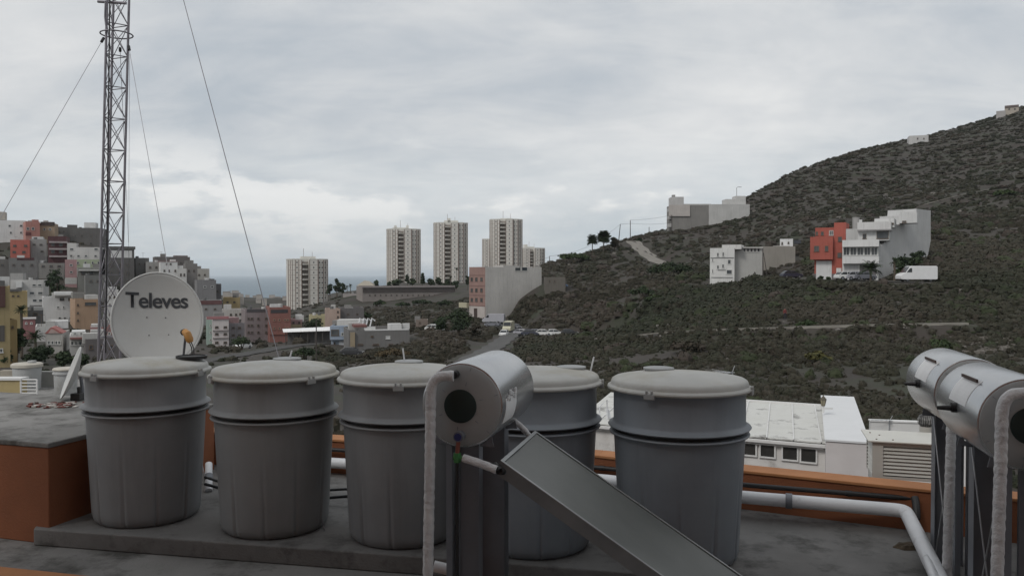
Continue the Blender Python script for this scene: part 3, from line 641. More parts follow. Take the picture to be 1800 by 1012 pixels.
boxpx('low_wall', 0, 651, 28, 702, 22.4, .2, mat('beige_wall', (.34, .31, .26), .9), 'beige low wall behind the yellow wall at the far left', 'wall')
r = empty('railing', tuple(at(37, 697, 18.6))); tag(r, 'small white metal railing beside the yellow wall', 'railing')
a = at(37, 697, 18.6); b = at(65, 667, 18.6); ww, hh = b.x - a.x, b.z - a.z
for x in (0, ww): m = MB(); m.tube([(x, 0, -.35), (x, 0, hh)], .022, 8); m.build('post', whitepaint, r)
for k in range(6): m = MB(); z = hh * (.02 + .98 * k / 5); m.tube([(0, 0, z), (ww, 0, z)], .014, 8); m.build('rail', whitepaint, r)
# edge-on dish at the far edge of the orange block's roof
dr = empty('satellite_dish', tuple(onz(143, 702, .81))); tag(dr, 'pale satellite dish seen edge-on beside the first grey tank', 'satellite dish')
c0 = onz(143, 702, .81); cc = at(136, 658, c0.y) - c0
hb2 = empty('reflector_mount', (0, 0, 0)); hb2.parent = dr; hb2.matrix_local = Matrix.Translation(cc) @ Matrix.Rotation(R(-59), 4, 'Z') @ Matrix.Rotation(R(-20), 4, 'X')
rf2 = bpy.data.objects.new('reflector', rf_.data); COL.objects.link(rf2); rf2.parent = hb2; rf2.scale = (.60, .9, .60); s2 = rf2.modifiers.new('t', 'SOLIDIFY'); s2.thickness = .012
m = MB(); m.tube([(0, .05, 0), (cc.x, .08, cc.z)], .022, 10); m.build('post', galv, dr)
m = MB(); m.box((-.09, -.10, 0), (.03, .02, .09)); m.tube([(-.01, -.02, .02), (0, -.06, .17)], .025, 8); m.build('motor', mat('dark_grey', (.06, .06, .06), .7), dr, bevel=.01)
# rubble on the block's roof
m = MB(); rg = random.Random(8)
c = onz(105, 712, .81)
for k in range(70):
    x, y = rg.gauss(0, .17), rg.gauss(0, .09); s_ = rg.uniform(.008, .025); M = Matrix.Translation((x, y, .004)) @ Matrix.Rotation(rg.uniform(0, 6), 4, 'Z')
    m.box((-s_ * 2, -s_, 0), (s_ * 2, s_, rg.uniform(.006, .02)), mi=rg.choice([0, 0, 1, 2]), M=M)
tag(m.build('debris', [mat('brick_red', (.16, .05, .04), .9), mat('chip_white', (.5, .48, .45), .9), mat('chip_brown', (.10, .07, .06), .9)], loc=(c.x, c.y, .808)), 'scattered red and white rubble on the grey roof', 'rubble', kind='stuff')

# ------------------------------------------------------------------ neighbouring white building beyond the parapet (right)
A26 = R(26); n0 = at(1310, 762, 20.0)
NB = empty('white_outbuilding', (n0.x, n0.y, -13), -A26); tag(NB, 'long low white building with stained panel roof and square windows beyond the parapet', 'building')
def nloc(u, v, yl=0.0):                     # pixel on the local plane y = yl
    fx = Vector((math.cos(A26), -math.sin(A26), 0)); fy = Vector((math.sin(A26), math.cos(A26), 0)); o_ = Vector((n0.x, n0.y, -13)); r_ = ray(u, v)
    s_ = (fy.dot(o_ - CAM) + yl) / fy.dot(r_); p = CAM + r_ * s_ - o_; return p.dot(fx), p.z
nwm = mat('outbuilding_white', (.68, .665, .645), .85, (.60, .585, .565), 1.2, 1, stain=(.33, .31, .29), ss=1.8, sth=(.55, .78), streak=(.40, .38, .36))
xl, zg = nloc(1020, 735); xr, zr = nloc(1470, 779); zg = nloc(1310, 764)[1]
m = MB(); m.box((xl, 0, 0), (xr, 4.6, zg - .12)); m.build('wall', nwm, NB)
rm = mat('roof_panels', (.60, .60, .575), .7, (.54, .54, .51), 1.5, 1, stain=(.13, .125, .115), ss=1.5, sth=(.54, .68))
m = MB(); x = xl - .1; i = 0
while x < xr:
    x2 = min(x + .62, xr); m.add([(x, -.12, zg), (x2 - .03, -.12, zg), (x2 - .03 - .62, 4.55, zg + .14), (x - .62, 4.55, zg + .14), (x, -.12, zg - .03), (x2 - .03, -.12, zg - .03)], [(0, 1, 2, 3), (4, 5, 1, 0)])
    m.build('roof_panel', rm, NB); m = MB(); x = x2; i += 1
k = xl - .1 + .62
m = MB()
while k < xr: m.add([(k - .03, -.13, zg), (k, -.13, zg), (k - .62, 4.55, zg + .14), (k - .65, 4.55, zg + .14), (k - .03, -.13, zg + .025), (k, -.13, zg + .025), (k - .62, 4.55, zg + .165), (k - .65, 4.55, zg + .165)], [(0,3,2,1),(4,5,6,7),(0,1,5,4),(1,2,6,5),(2,3,7,6),(3,0,4,7)]); k += .62
m.box((xl - .1, 4.5, zg + .13), (xr, 4.6, zg + .19)); m.build('roof_bars', whitepaint, NB)
m = MB(); m.box((xl, -.16, zg - .13), (xr, -.02, zg - .05)); m.box((xl, -.06, zg - .20), (xr, 0.0, zg - .13)); m.build('gutter', whitepaint, NB, bevel=.01)
for (u0, u1, v0, v1) in ((1306, 1331, 774, 803), (1335, 1364, 777, 806), (1374, 1404, 781, 811), (1406, 1437, 784, 815), (1230, 1258, 765, 795), (1262, 1290, 768, 799)):
    x0, z1 = nloc(u0, v0); x1, z0 = nloc(u1, v1); z0 = nloc(u0, v1 - 3)[1]
    m = MB(); t_ = .035
    m.box((x0, -.05, z1 - t_), (x1, -.004, z1)); m.box((x0, -.05, z0), (x1, -.004, z0 + t_)); m.box((x0, -.05, z0 + t_), (x0 + t_, -.004, z1 - t_)); m.box((x1 - t_, -.05, z0 + t_), (x1, -.004, z1 - t_))
    wn = m.build('window', whitepaint, NB); m = MB(); m.box((x0 + t_, -.02, z0 + t_), (x1 - t_, -.003, z1 - t_)); m.build('pane', glass_dark, wn)
x0, z1 = nloc(1452, 770, -.9); x1, _ = nloc(1527, 777, -.9)
SB = empty('white_block', tuple(NB.matrix_basis @ Vector((x0, -.9, 0))), -R(20)); tag(SB, 'plain white boxy stair block at the end of the panel roof', 'building')
m = MB(); zt = nloc(1459, 772, -.9)[1]; dpt = 7.1; m.box((0, 0, 0), (x1 - x0, dpt, zt - .04)); m.build('wall', mat('block_white', (.60, .57, .565), .85, (.55, .52, .515), 2, 1), SB)
m = MB(); m.box((-.03, -.03, zt - .04), (x1 - x0 + .03, dpt + .03, zt)); m.build('roof', mat('bright_white', (.66, .67, .68), .75, (.63, .64, .65), 2, 1), SB)
r = empty('low_wall', tuple(at(1530, 762, 25)), -R(12)); a = at(1530, 762, 25); tag(r, 'long pale parapet wall behind the louvred box', 'wall')
m = MB(); m.box((0, 0, -6), (3.2, .2, .38)); m.box((-.02, -.03, .38), (3.2, .23, .42)); m.build('wall', whitepaint, r)
# lantern
lp = at(1447, 722, 21.5); LT = empty('wall_lantern', tuple(lp)); tag(LT, 'small old-fashioned lantern on the white stair block corner', 'lantern')
k = 21.5 / F; brz = mat('bronze_paint', (.10, .085, .06), .5)
m = MB(); m.tube([(0, 0, -.05), (0, 0, 10 * k)], .03, 10); m.box((-.02, -.02, 3 * k), (.25, .02, 6 * k)); m.build('bracket', whitepaint, LT)
m = MB(); m.lathe([(3 * k, 10 * k), (5.2 * k, 20 * k)], 6); m.build('glass', mat('lantern_glass', (.30, .27, .18), .3), LT)
m = MB(); m.lathe([(6.2 * k, 20 * k), (5.8 * k, 21 * k), (2.0 * k, 25.5 * k), (1.2 * k, 26 * k), (.9 * k, 28 * k), (.1 * k, 29.5 * k)], 6); m.lathe([(3.4 * k, 9 * k), (3.4 * k, 10 * k)], 6)
for q in range(6): a_ = q * math.pi / 3; m.tube([(3 * k * math.cos(a_), 3 * k * math.sin(a_), 10 * k), (5.4 * k * math.cos(a_), 5.4 * k * math.sin(a_), 20 * k)], .008, 4)
m.build('cap', brz, LT)
# louvred box
lb0 = at(1534, 840, 8.55); AL = R(17)
LB = empty('ventilation_box', (lb0.x, lb0.y, lb0.z), -AL); tag(LB, 'cream metal box with louvred sides and flat lid on the parapet', 'ventilation box')
lk = mat('cream_metal', (.55, .54, .50), .5, (.48, .47, .43), 2, 1, stain=(.38, .35, .30), ss=3.5, sth=(.6, .8)); dk = mat('dark_gap', (.05, .05, .05), .8)
Wb, Db, Hb = .78, .52, .385
m = MB(); m.box((0, 0, 0), (Wb, .004, .03)); m.box((0, 0, Hb - .04), (Wb, .004, Hb)); m.box((0, 0, .03), (.10, .004, Hb - .04)); m.box((Wb - .06, 0, .03), (Wb, .004, Hb - .04))
m.box((-.004, 0, 0), (0, Db, .02)); m.box((-.004, 0, Hb - .02), (0, Db, Hb)); m.box((-.004, 0, .02), (0, .04, Hb - .02)); m.box((-.004, Db - .04, .02), (0, Db, Hb - .02)); m.box((Wb, 0, 0), (Wb + .004, Db, Hb)); m.box((0, Db, 0), (Wb, Db + .004, Hb)); m.build('casing', lk, LB, bevel=.0015)
m = MB(); m.box((.03, .05, .0), (Wb - .03, Db - .03, Hb - .01)); m.build('inside', dk, LB)
for k in range(8):
    z = .04 + k * (Hb - .085) / 8; m = MB(); M = Matrix.Translation((.10, .006, z)) @ Matrix.Rotation(R(-38), 4, 'X'); m.box((0, -.002, 0), (Wb - .16, .002, .05), M=M); m.build('slat', lk, LB)
for k in range(9):
    z = .03 + k * (Hb - .06) / 9; m = MB(); M = Matrix.Translation((0, .04, z)) @ Matrix.Rotation(R(38), 4, 'Y'); m.box((-.002, 0, 0), (.002, Db - .08, .042), M=M); m.build('slat', lk, LB)
m = MB(); m.box((-.05, -.035, Hb), (Wb + .05, Db + .10, Hb + .016)); m.build('lid', mat('cream_lid_metal', (.66, .65, .60), .5, (.60, .59, .54), 3, 1, stain=(.45, .42, .36), ss=3, sth=(.6, .8)), LB, bevel=.004)
m = MB()
for x, y in ((.04, .05), (.1, .3), (.2, .06), (.02, .42)): m.tube([(x, y, Hb + .016), (x, y, Hb + .022)], .009, 8)
m.build('bolt', mat('rust', (.12, .07, .04), .8), LB)
vp = at(1627, 763, 9.15); VT = empty('roof_ventilator', tuple(vp)); tag(VT, 'round turbine ventilator with dark fins at the back of the louvred box', 'ventilator')
k = 9.15 / F
m = MB(); m.tube([(0, 0, -.12), (0, 0, 14 * k)], 10 * k, 24); m.build('neck', lk, VT, smooth=True)
m = MB()
for q in range(22):
    a = 2 * math.pi * q / 22
    for (z0, z1, r0, r1) in ((14, 20, 9, 13), (20, 27, 13, 13.5), (27, 34, 13.5, 10), (34, 37, 10, 3)):
        m.add([(r0*k*math.cos(a), r0*k*math.sin(a), z0*k), (r0*k*math.cos(a+.19), r0*k*math.sin(a+.19), z0*k), (r1*k*math.cos(a+.23), r1*k*math.sin(a+.23), z1*k), (r1*k*math.cos(a+.04), r1*k*math.sin(a+.04), z1*k)], [(0, 1, 2, 3)])
m.build('fins', mat('fin_metal', (.33, .33, .32), .5, (.05, .05, .05), 14, 1), VT, fix=False)
m = MB(); m.lathe([(8 * k, 14 * k), (11.5 * k, 20 * k), (12 * k, 27 * k), (8 * k, 34 * k), (.001, 37 * k)], 24); m.build('core', dk, VT, smooth=True)
# small antennas
def yagi(u, v0, v1, Y, blen, n_, lb, tilt=0.0, rz=0.0, fan_=False):
    b = at(u, v1, Y); t = at(u, v0, Y); r = empty('antenna', tuple(b), rz); tag(r, lb, 'antenna'); h = t.z - b.z
    m = MB(); m.tube([(0, 0, 0), (0, 0, h)], .012, 8); m.build('pole', galv, r)
    m = MB(); z = h - .02
    if fan_: 
        for q in range(5): m.tube([(0, 0, z), (-blen, (q - 2) * .05, z + (q - 2) * .032)], .0055, 5)
    m.tube([(-blen * .85, 0, z + tilt), (blen * .15, 0, z)], .009, 6)
    for k in range(n_): x = -blen * .8 + blen * .85 * k / (n_ - 1); m.tube([(x, -.10, z + tilt * .5), (x, .10, z + tilt * .5)], .004, 4)
    m.tube([(blen * .15, 0, z - .13), (blen * .02, 0, z), (blen * .15, 0, z + .15)], .008, 5); m.build('aerial', alu, r)
yagi(1286, 653, 735, 18.0, .42, 7, 'thin comb shaped television aerial on a pole right of the last grey tank', .02, 0, True)
yagi(1563, 738, 764, 24.8, .7, 6, 'small dark television aerial on the pale wall behind the louvred box', .05, R(10))
r = empty('railing', tuple(at(1054, 745, 22))); a = at(1054, 745, 22); tag(r, 'white bent tube handrail seen between the two rightmost tanks', 'railing')
m = MB(); k = 22 / F; m.tube([(0, 0, 0), (0, 0, 31 * k), (13 * k, 0, 43 * k), (13.5 * k, 0, 0)], .02, 8); m.tube([(14 * k, .1, 25 * k), (18 * k, .1, 10 * k)], .05, 8); m.build('rail', whitep, r)
KA[0] = 1.12
# ================================================================== BUILDINGS
def prj(o_, fy, u, v):
    r_ = ray(u, v); return CAM + r_ * (fy.dot(o_ - CAM) / fy.dot(r_))
frame_w = mat('frame_white', (.52, .52, .50), .7); frame_b = mat('frame_brown', (.12, .085, .06), .7)
pane_m = mat('window_glass', (.045, .05, .055), .2, (.09, .095, .10), .6, 1)
roofm = mat('flat_roof', (.24, .225, .21), .9, (.16, .15, .14), .3, 1)
class House:
    """box house; A,B = front top corners given as pixel + depth; local x along the front, y backwards"""
    def __init__(s, label, u0, u1, vt, Y0, Y1, dep, c, name='house', cat='house', group=None, parapet=.7, top=None, c_left=None, c_right=None, low=None, sunk=.5, face=True):
        if face:
            t0, t1 = (u0 - CX) / F, (u1 - CX) / F; tm = t1 if t1 < 0 else t0; Y1 = Y0 * (1 + t0 * tm) / (1 + t1 * tm) + .3 * (Y1 - Y0) * min(1, (u1 - u0) / 40)
        A = at(u0, vt, Y0); B = at(u1, vt, Y1); zt = A.z; d = Vector((B.x - A.x, B.y - A.y, 0)); s.w = d.length; d.normalize(); n = Vector((-d.y, d.x, 0))
        A0 = Vector((A.x, A.y, 0)); pts = [A0, A0 + d * s.w, A0 + d * s.w + n * dep, A0 + n * dep]; zs = H([p.x for p in pts], [p.y for p in pts])
        zb = float(min(zs)) - sunk
        if low is not None: zb = min(zb, at(u0, low, Y0).z)
        s.h = zt - zb; s.dep = dep; s.d, s.n = d, n; s.o = Vector((A.x, A.y, zb)); s.rz = math.atan2(d.y, d.x)
        s.root = empty(name, tuple(s.o), s.rz); tag(s.root, label, cat, group); s.c = wallm(c) if isinstance(c, tuple) else c
        w_, h, t = s.w, s.h, .18
        m = MB()
        if parapet:
            m.add([(0,0,0),(w_,0,0),(w_,dep,0),(0,dep,0),(0,0,h),(w_,0,h),(w_,dep,h),(0,dep,h),(t,t,h),(w_-t,t,h),(w_-t,dep-t,h),(t,dep-t,h),(t,t,h-parapet),(w_-t,t,h-parapet),(w_-t,dep-t,h-parapet),(t,dep-t,h-parapet)],
              [(0,1,5,4),(1,2,6,5),(2,3,7,6),(3,0,4,7),(4,5,9,8),(5,6,10,9),(6,7,11,10),(7,4,8,11),(8,9,13,12),(9,10,14,13),(10,11,15,14),(11,8,12,15),(0,3,2,1)])
            m.build('wall', s.c, s.root, fix=False)
            m = MB(); m.add([(t,t,h-parapet+.01),(w_-t,t,h-parapet+.01),(w_-t,dep-t,h-parapet+.01),(t,dep-t,h-parapet+.01)], [(0,1,2,3)]); m.build('roof', top or roofm, s.root, fix=False)
        else:
            m.box((0, 0, 0), (w_, dep, h - .15)); m.build('wall', s.c, s.root)
            m = MB(); m.box((-.15, -.15, h - .15), (w_ + .15, dep + .15, h)); m.build('roof', top or roofm, s.root)
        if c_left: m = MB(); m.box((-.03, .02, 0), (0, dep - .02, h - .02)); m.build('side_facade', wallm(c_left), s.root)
        if parapet and u1 < 760 and s.w > 2.2 and abs(u1 - u0) > 12 and len(label) > 1 and name == 'house':
            q = random.Random(int(u0 * 13 + vt)); zt2 = h - parapet
            for _ in range(q.choice((1, 2, 2, 3))):
                x, y, k = q.uniform(.12, .82) * w_, q.uniform(.2, .7) * dep, q.random()
                if k < .4: a_ = q.uniform(.6, 1.1); m = MB(); m.box((x - a_, y - a_, zt2), (x + a_, y + a_, zt2 + q.uniform(1.2, 2.0))); m.build('roof_room', wallm(q.choice([(.42, .41, .39), (.20, .19, .18), (.5, .5, .49)])), s.root)
                elif k < .7: m = MB(); m.tube([(x, y, zt2), (x, y, zt2 + 1.3)], .5, 12); m.build('roof_tank', q.choice([wallm((.45, .45, .44)), wallm((.12, .12, .12))]), s.root)
                else: m = MB(); hh_ = q.uniform(1.8, 3.0); m.tube([(x, y, zt2), (x, y, zt2 + hh_)], .035, 5); m.tube([(x - .5, y, zt2 + hh_ - .1), (x + .5, y, zt2 + hh_ - .1)], .03, 4); m.build('roof_aerial', frame_b, s.root)
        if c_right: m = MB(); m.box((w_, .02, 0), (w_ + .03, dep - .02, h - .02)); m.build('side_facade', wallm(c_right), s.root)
    def fr(s, side, yl=0):
        if side == 'f': return s.o + s.n * yl, s.d, s.n
        if side == 'l': return s.o + s.d * (-.03 + yl), s.n, s.d
        return s.o + s.d * (s.w + .03 + yl), s.n, -s.d
    def lp(s, u, v, side='f', yl=0):
        o_, a, nr = s.fr(side, yl); p = prj(o_, nr, u, v) - o_; return p.dot(a), p.z
    def pbox(s, x0, x1, y0, y1, z0, z1, side='f'):
        if side == 'f': return (x0, y0, z0), (x1, y1, z1)
        if side == 'l': return (-.03 + y0, x0, z0), (-.03 + y1, x1, z1)
        return (s.w + .03 - y1, x0, z0), (s.w + .03 - y0, x1, z1)
    def win(s, rects, side='f', fm=None, yl=0, name='window', gm=None, mull=False):
        fm = fm or frame_w
        for (u0, v0, u1, v1) in rects:
            x0, z1 = s.lp(u0, (v0), side, yl); x1, _ = s.lp(u1, v0, side, yl); z0 = s.lp((u0 + u1) / 2, v1, side, yl)[1]; z1 = s.lp((u0 + u1) / 2, v0, side, yl)[1]
            if x1 < x0: x0, x1 = x1, x0
            t = .09; m = MB()
            def bx(a0, a1, b0, b1, y0=-.07, y1=-.001, mi=0):
                p, q = s.pbox(a0, a1, y0 + yl, y1 + yl, b0, b1, side) if side == 'f' else s.pbox(a0, a1, y0, y1, b0, b1, side)
                lo = [min(i, j) for i, j in zip(p, q)]; hi = [max(i, j) for i, j in zip(p, q)]; m.box(lo, hi, mi)
            bx(x0, x1, z1 - t, z1); bx(x0 - .05, x1 + .05, z0 - .02, z0 + t, -.12); bx(x0, x0 + t, z0 + t, z1 - t); bx(x1 - t, x1, z0 + t, z1 - t)
            if mull: xm = (x0 + x1) / 2; bx(xm - .03, xm + .03, z0 + t, z1 - t)
            bx(x0 + t, x1 - t, z0 + t, z1 - t, -.02, -.001, 1)
            m.build(name, [fm, gm or pane_m], s.root)
        return s
    def box(s, name, u0, u1, v0, v1, y0, y1, mt, bottom=None):
        """box standing in front of / behind the front plane; pixel extent measured on local plane y0"""
        o_, a, nr = s.fr('f', y0); 
        p = prj(o_, nr, u0, v1) - o_; q = prj(o_, nr, u1, v0) - o_; z1 = (prj(o_, nr, (u0 + u1) / 2, v0) - o_).z; z0 = (prj(o_, nr, (u0 + u1) / 2, v1) - o_).z if bottom is None else bottom
        m = MB(); m.box((p.dot(a), y0, z0), (q.dot(a), y1, z1)); o = m.build(name, wallm(mt) if isinstance(mt, tuple) else mt, s.root); return o
def wg(us, vs, w_, h_): return [(u - w_/2, v - h_/2, u + w_/2, v + h_/2) for v in vs for u in us]
WHITE = (.56, .56, .55); OFFW = (.48, .47, .45); GREY = (.17, .165, .16); DGREY = (.11, .105, .10); LG = (.30, .30, .29)
PINK = (.38, .20, .20); SAL = (.45, .17, .13); REDO = (.38, .085, .055); TAN = (.36, .25, .15); OCH = (.36, .26, .09); MAR = (.09, .03, .035); MINT = (.30, .42, .36); GRN = (.30, .36, .22)
G1 = None
# ---- the upper rows of the hillside town (left)
h = House('white hillside house at the very top left with small square windows', -30, 45, 386, 300, 296, 10, WHITE); h.win(wg((17, 37), (397,), 5, 4) + wg((19, 37), (409,), 4, 4)); h.box('roof_room', -25, 9, 372, 386, 3, 8, (.42, .38, .32))
h = House('salmon house with wine coloured ground floor bays near the left skyline', 45, 70, 389, 298, 300, 9, SAL); h.win(wg((49, 58), (402,), 5, 5)); h.box('stripe', 45, 55, 408, 414, -.1, 0, (.16, .04, .04)); h.box('roof_room', 57, 68, 386, 391, 2, 6, SAL)
h = House('ochre house with dark flat parapet right of the salmon house', 68, 96, 392, 305, 302, 9, TAN); h.box('dark_band', 71, 96, 390, 396, -.3, -.02, (.07, .05, .045)); h.win(wg((78, 88), (403,), 4, 4))
h = House('dark unrendered block house on the left skyline', 97, 122, 399, 322, 322, 9, DGREY); h.box('roof_room', 118, 136, 395, 402, 2, 7, DGREY); h.win(wg((104, 112), (407,), 4, 3), fm=frame_b)
h = House('wide grey unfinished building with white roof room on the left skyline', 122, 178, 400, 318, 312, 11, DGREY); h.box('roof_room', 148, 168, 391, 407, 1, 6, WHITE); h.win(wg((132, 144, 160), (415, 428), 4, 4), fm=frame_b)
h = House('bright red orange house with four small windows at the far left', 18, 52, 421, 268, 266, 9, (.46, .09, .055)); h.win(wg((26, 45), (432,), 6, 4) + wg((25, 42), (443,), 6, 4), fm=frame_b)
h = House('pale grey house between the red orange house and the maroon balconies', 52, 82, 420, 272, 272, 9, (.30, .29, .28)); h.box('roof_room', 56, 76, 416, 424, 2, 6, WHITE); h.win(wg((60, 72), (430,), 5, 3) + wg((74,), (442,), 5, 3), fm=frame_b)
h = House('dark maroon house with pale balcony bands on three floors', 84, 117, 415, 264, 262, 9, MAR)
for v in (424, 436, 449): h.box('balcony', 86, 118, v, v + 3, -1.0, -.02, (.30, .25, .25))
h.win(wg((93, 107), (430, 442), 7, 6), fm=frame_b)
h = House('white house with pale green lower floor in the upper left town', 118, 178, 434, 262, 258, 9, OFFW); h.box('roof_room', 118, 134, 427, 434, 1, 6, OFFW); h.box('green_storey', 135, 178, 456, 471, -.08, 0, GRN)
h.win(wg((126, 169), (438,), 7, 4) + wg((125, 138, 151, 168), (450,), 5, 4)); h.win(wg((137, 150, 163, 173), (462,), 4, 5), fm=frame_w, yl=-.08)
h = House('narrow pink tower house with three windows stacked', 114, 135, 456, 250, 250, 8, PINK); h.win(wg((125,), (466, 478), 5, 4) + wg((123, 130), (491,), 3, 4)); h.box('lower_storey', 114, 135, 488, 499, -.05, 0, OFFW)
h = House('grey unrendered house above the white three storey block', 15, 66, 453, 252, 252, 10, GREY); h.box('dark_band', 30, 60, 453, 457, -.06, 0, MAR); h.win(wg((24, 40, 56), (466,), 5, 4), fm=frame_b)
h = House('low grey house with dark openings left of the pink tower house', 66, 113, 462, 256, 254, 9, (.20, .195, .18)); h.win(wg((76, 90, 104), (468,), 6, 4), fm=frame_b)
h = House('dull brown block house at the left border below the red one', -30, 16, 455, 250, 250, 10, (.15, .14, .13)); h.win(wg((4,), (466,), 6, 4), fm=frame_b)
h = House('grey house with white awning poles right of the pink tower house', 136, 178, 470, 246, 246, 9, (.19, .19, .17)); h.win(wg((146, 160), (480,), 7, 5), fm=frame_b); h.box('awning', 138, 176, 474, 476, -2, 0, OFFW)
h = House('large dark concrete building with white rooftop flat behind the mast', 186, 236, 436, 262, 264, 12, DGREY); h.box('rooftop_flat', 195, 232, 440, 453, -.1, 3, WHITE); h.box('roof_slab', 190, 238, 433, 438, -.3, 4, DGREY); h.win(wg((196, 210, 224), (466, 480, 496), 5, 5), fm=frame_b)
h = House('grey concrete house right of the dark concrete building', 238, 262, 453, 270, 272, 10, (.15, .145, .14)); h.win(wg((245, 255), (464,), 3, 3), fm=frame_b)
h = House('light grey house step below the skyline left of the white gabled one', 256, 284, 460, 266, 266, 8, (.26, .25, .235)); h.win(wg((264, 275), (470,), 4, 4), fm=frame_b)
h = House('brown windowless block forming the town skyline', 272, 334, 451, 300, 304, 10, (.14, .125, .12)); h.box('roof_room', 306, 330, 449, 454, 2, 6, (.17, .13, .125)); h.win(wg((290, 318), (462,), 4, 3), fm=frame_b)
h = House('tall white house with pink edged roof above the dish', 282, 312, 459, 262, 264, 9, WHITE, parapet=0, top=wallm((.35, .18, .17))); h.box('gable', 300, 309, 456, 462, .2, 3, WHITE); h.win(wg((293, 300), (464,), 3, 3) + wg((289, 297, 308), (476,), 3, 4) + wg((308,), (487,), 3, 3), fm=frame_b)
h = House('small white house with two upright windows right of the gabled one', 312, 328, 472, 262, 262, 8, OFFW); h.win(wg((318, 324), (483,), 3, 5), fm=frame_b)
h = House('tall grey house behind the two small white houses', 326, 347, 463, 272, 274, 8, (.20, .185, .175)); h.win(wg((332, 341), (476,), 3, 4), fm=frame_b)
h = House('beige flat roofed block at the end of the town skyline', 340, 368, 472, 285, 288, 10, (.40, .38, .34)); h.win(wg((350, 360), (483,), 3, 3), fm=frame_b)
h = House('grey stepped house with two white framed windows beside the dish', 346, 380, 492, 252, 254, 9, (.19, .185, .19)); h.box('roof_room', 368, 377, 490, 500, 1, 5, (.09, .09, .10)); h.win(wg((360, 373), (504,), 5, 4))
h = House('dark grey house end with black roof room beside the sea view', 376, 389, 499, 258, 258, 9, (.13, .125, .13)); h.win(wg((382,), (512,), 4, 4), fm=frame_b)
h = House('long grey wall house with maroon band beside the dish', 340, 390, 528, 225, 226, 9, (.24, .235, .235)); h.box('maroon_band', 340, 390, 528, 535, -.12, 0, (.13, .05, .05)); h.win(wg((362, 378), (543,), 4, 3), fm=frame_b)
# ---- middle rows
h = House('broad white three storey house at the left with dark balcony floor', 18, 76, 492, 215, 212, 10, OFFW); h.win(wg((60, 70), (501,), 7, 4) + wg((56, 71), (515,), 9, 5) + wg((61, 72), (528,), 8, 5)); h.box('roof_room', 18, 40, 480, 493, 3, 8, (.33, .32, .31)); h.box('canopy', 28, 38, 495, 505, -1.5, -.1, WHITE); h.box('balcony', 52, 76, 536, 539, -1.2, -.02, GREY)
h = House('white windowed apartment house with roof terrace in the middle of the left town', 76, 131, 522, 195, 196, 10, WHITE, c_left=(.46, .46, .45)); h.win(wg((102, 112, 126), (540,), 4, 4) + wg((105, 114, 124), (559,), 5, 4)); h.box('roof_room', 96, 128, 513, 524, .5, 6, WHITE); h.win(wg((109, 124), (526,), 8, 5), fm=frame_b)  # left side repeats the white, dimmed as a shaded side
h.box('shed_roof', 95, 128, 518, 520, -1.4, .4, (.35, .34, .32))
h = House('peach orange house with brown windows right of the white apartment house', 132, 172, 526, 188, 190, 9, (.40, .24, .13)); h.win(wg((137,), (536, 550, 563), 3, 4) + [(149, 531, 169, 537)], fm=frame_b); h.box('roof_shed', 128, 150, 514, 524, 2, 5, (.22, .21, .19)); h.box('white_parapet', 150, 172, 518, 527, .5, 4, OFFW)
h = House('mustard yellow house with dark roof edge behind the palm', 15, 48, 512, 170, 170, 9, OCH); h.win(wg((23, 32), (520,), 4, 3), fm=frame_b); h.box('roof_edge', 17, 34, 508, 512, -.3, 1, DGREY)
h = House('near yellow building with dark panel at the left border', -40, 17, 503, 92, 92, 10, (.32, .24, .09)); h.box('dark_panel', -40, 9, 503, 540, -.15, 0, (.10, .04, .035)); h.box('window_recess_shade', -20, 8, 572, 600, -.05, .0, (.10, .09, .08)); h.win(wg((2,), (616,), 7, 8), fm=frame_w)  # flat dark panel on the wall draws the shade of a deep window opening
h = House('mustard annex beside the near yellow building', 17, 30, 562, 96, 97, 6, (.34, .23, .07)); h.win(wg((22,), (575,), 4, 5), fm=frame_b)
h = House('dark grey house with shaded terrace below the broad white house', 30, 76, 546, 176, 176, 9, (.13, .13, .135)); h.win(wg((45, 62), (552,), 8, 5), fm=frame_b)
h = House('small red roofed shed among white roofs at the left', 40, 62, 560, 150, 150, 6, (.30, .11, .11), parapet=0, top=wallm((.33, .30, .29))); h.win(wg((46, 55), (568,), 4, 4))
h = House('jumble of white flat roofs below the white apartment house', 62, 102, 574, 142, 142, 9, OFFW); h.box('roof_room', 90, 120, 564, 577, 2, 6, WHITE); h.win(wg((70,), (582,), 5, 4))
h = House('cream house with red gabled rim and row of windows at the left', 80, 110, 586, 118, 117, 8, (.38, .36, .33)); h.win(wg((86, 92, 99, 104), (602,), 5, 7))
zt_ = h.h; m = MB(); m.prism([(-.1, zt_), (h.w + .1, zt_), (h.w * .45, zt_ + .85), (h.w * .3, zt_ + .85)], -.1, 4.0); m.build('gable_roof', wallm((.36, .10, .085)), h.root)
m = MB(); m.prism([(.35, zt_ + .02), (h.w - .4, zt_ + .02), (h.w * .43, zt_ + .62), (h.w * .33, zt_ + .62)], -.13, -.1); m.build('gable_front', wallm((.40, .27, .24)), h.root)
h = House('white house with two rows of black windows beside the mast foot', 122, 151, 590, 116, 116, 8, (.46, .45, .43)); h.win([(124, 599, 130, 607), (131, 599, 136, 607), (138, 599, 144, 607), (145, 599, 150, 607)], fm=frame_w); h.win(wg((132, 143), (586,), 6, 4), yl=1.2); h.box('upper_storey', 126, 150, 582, 591, 1.2, 5, WHITE); h.box('red_tiles', 123, 151, 593, 596, -.5, 0, (.25, .09, .08))
h = House('red and white low houses beside the lattice mast', 158, 205, 575, 140, 140, 7, (.30, .14, .13)); h.win(wg((166, 176, 192), (586,), 5, 5)); h.box('white_room', 160, 172, 570, 580, 1, 4, OFFW)
h = House('brown low garage wall behind the first tank', 150, 215, 596, 112, 113, 7, (.13, .115, .115)); h.win(wg((160, 178, 196), (610,), 6, 8), fm=frame_b)
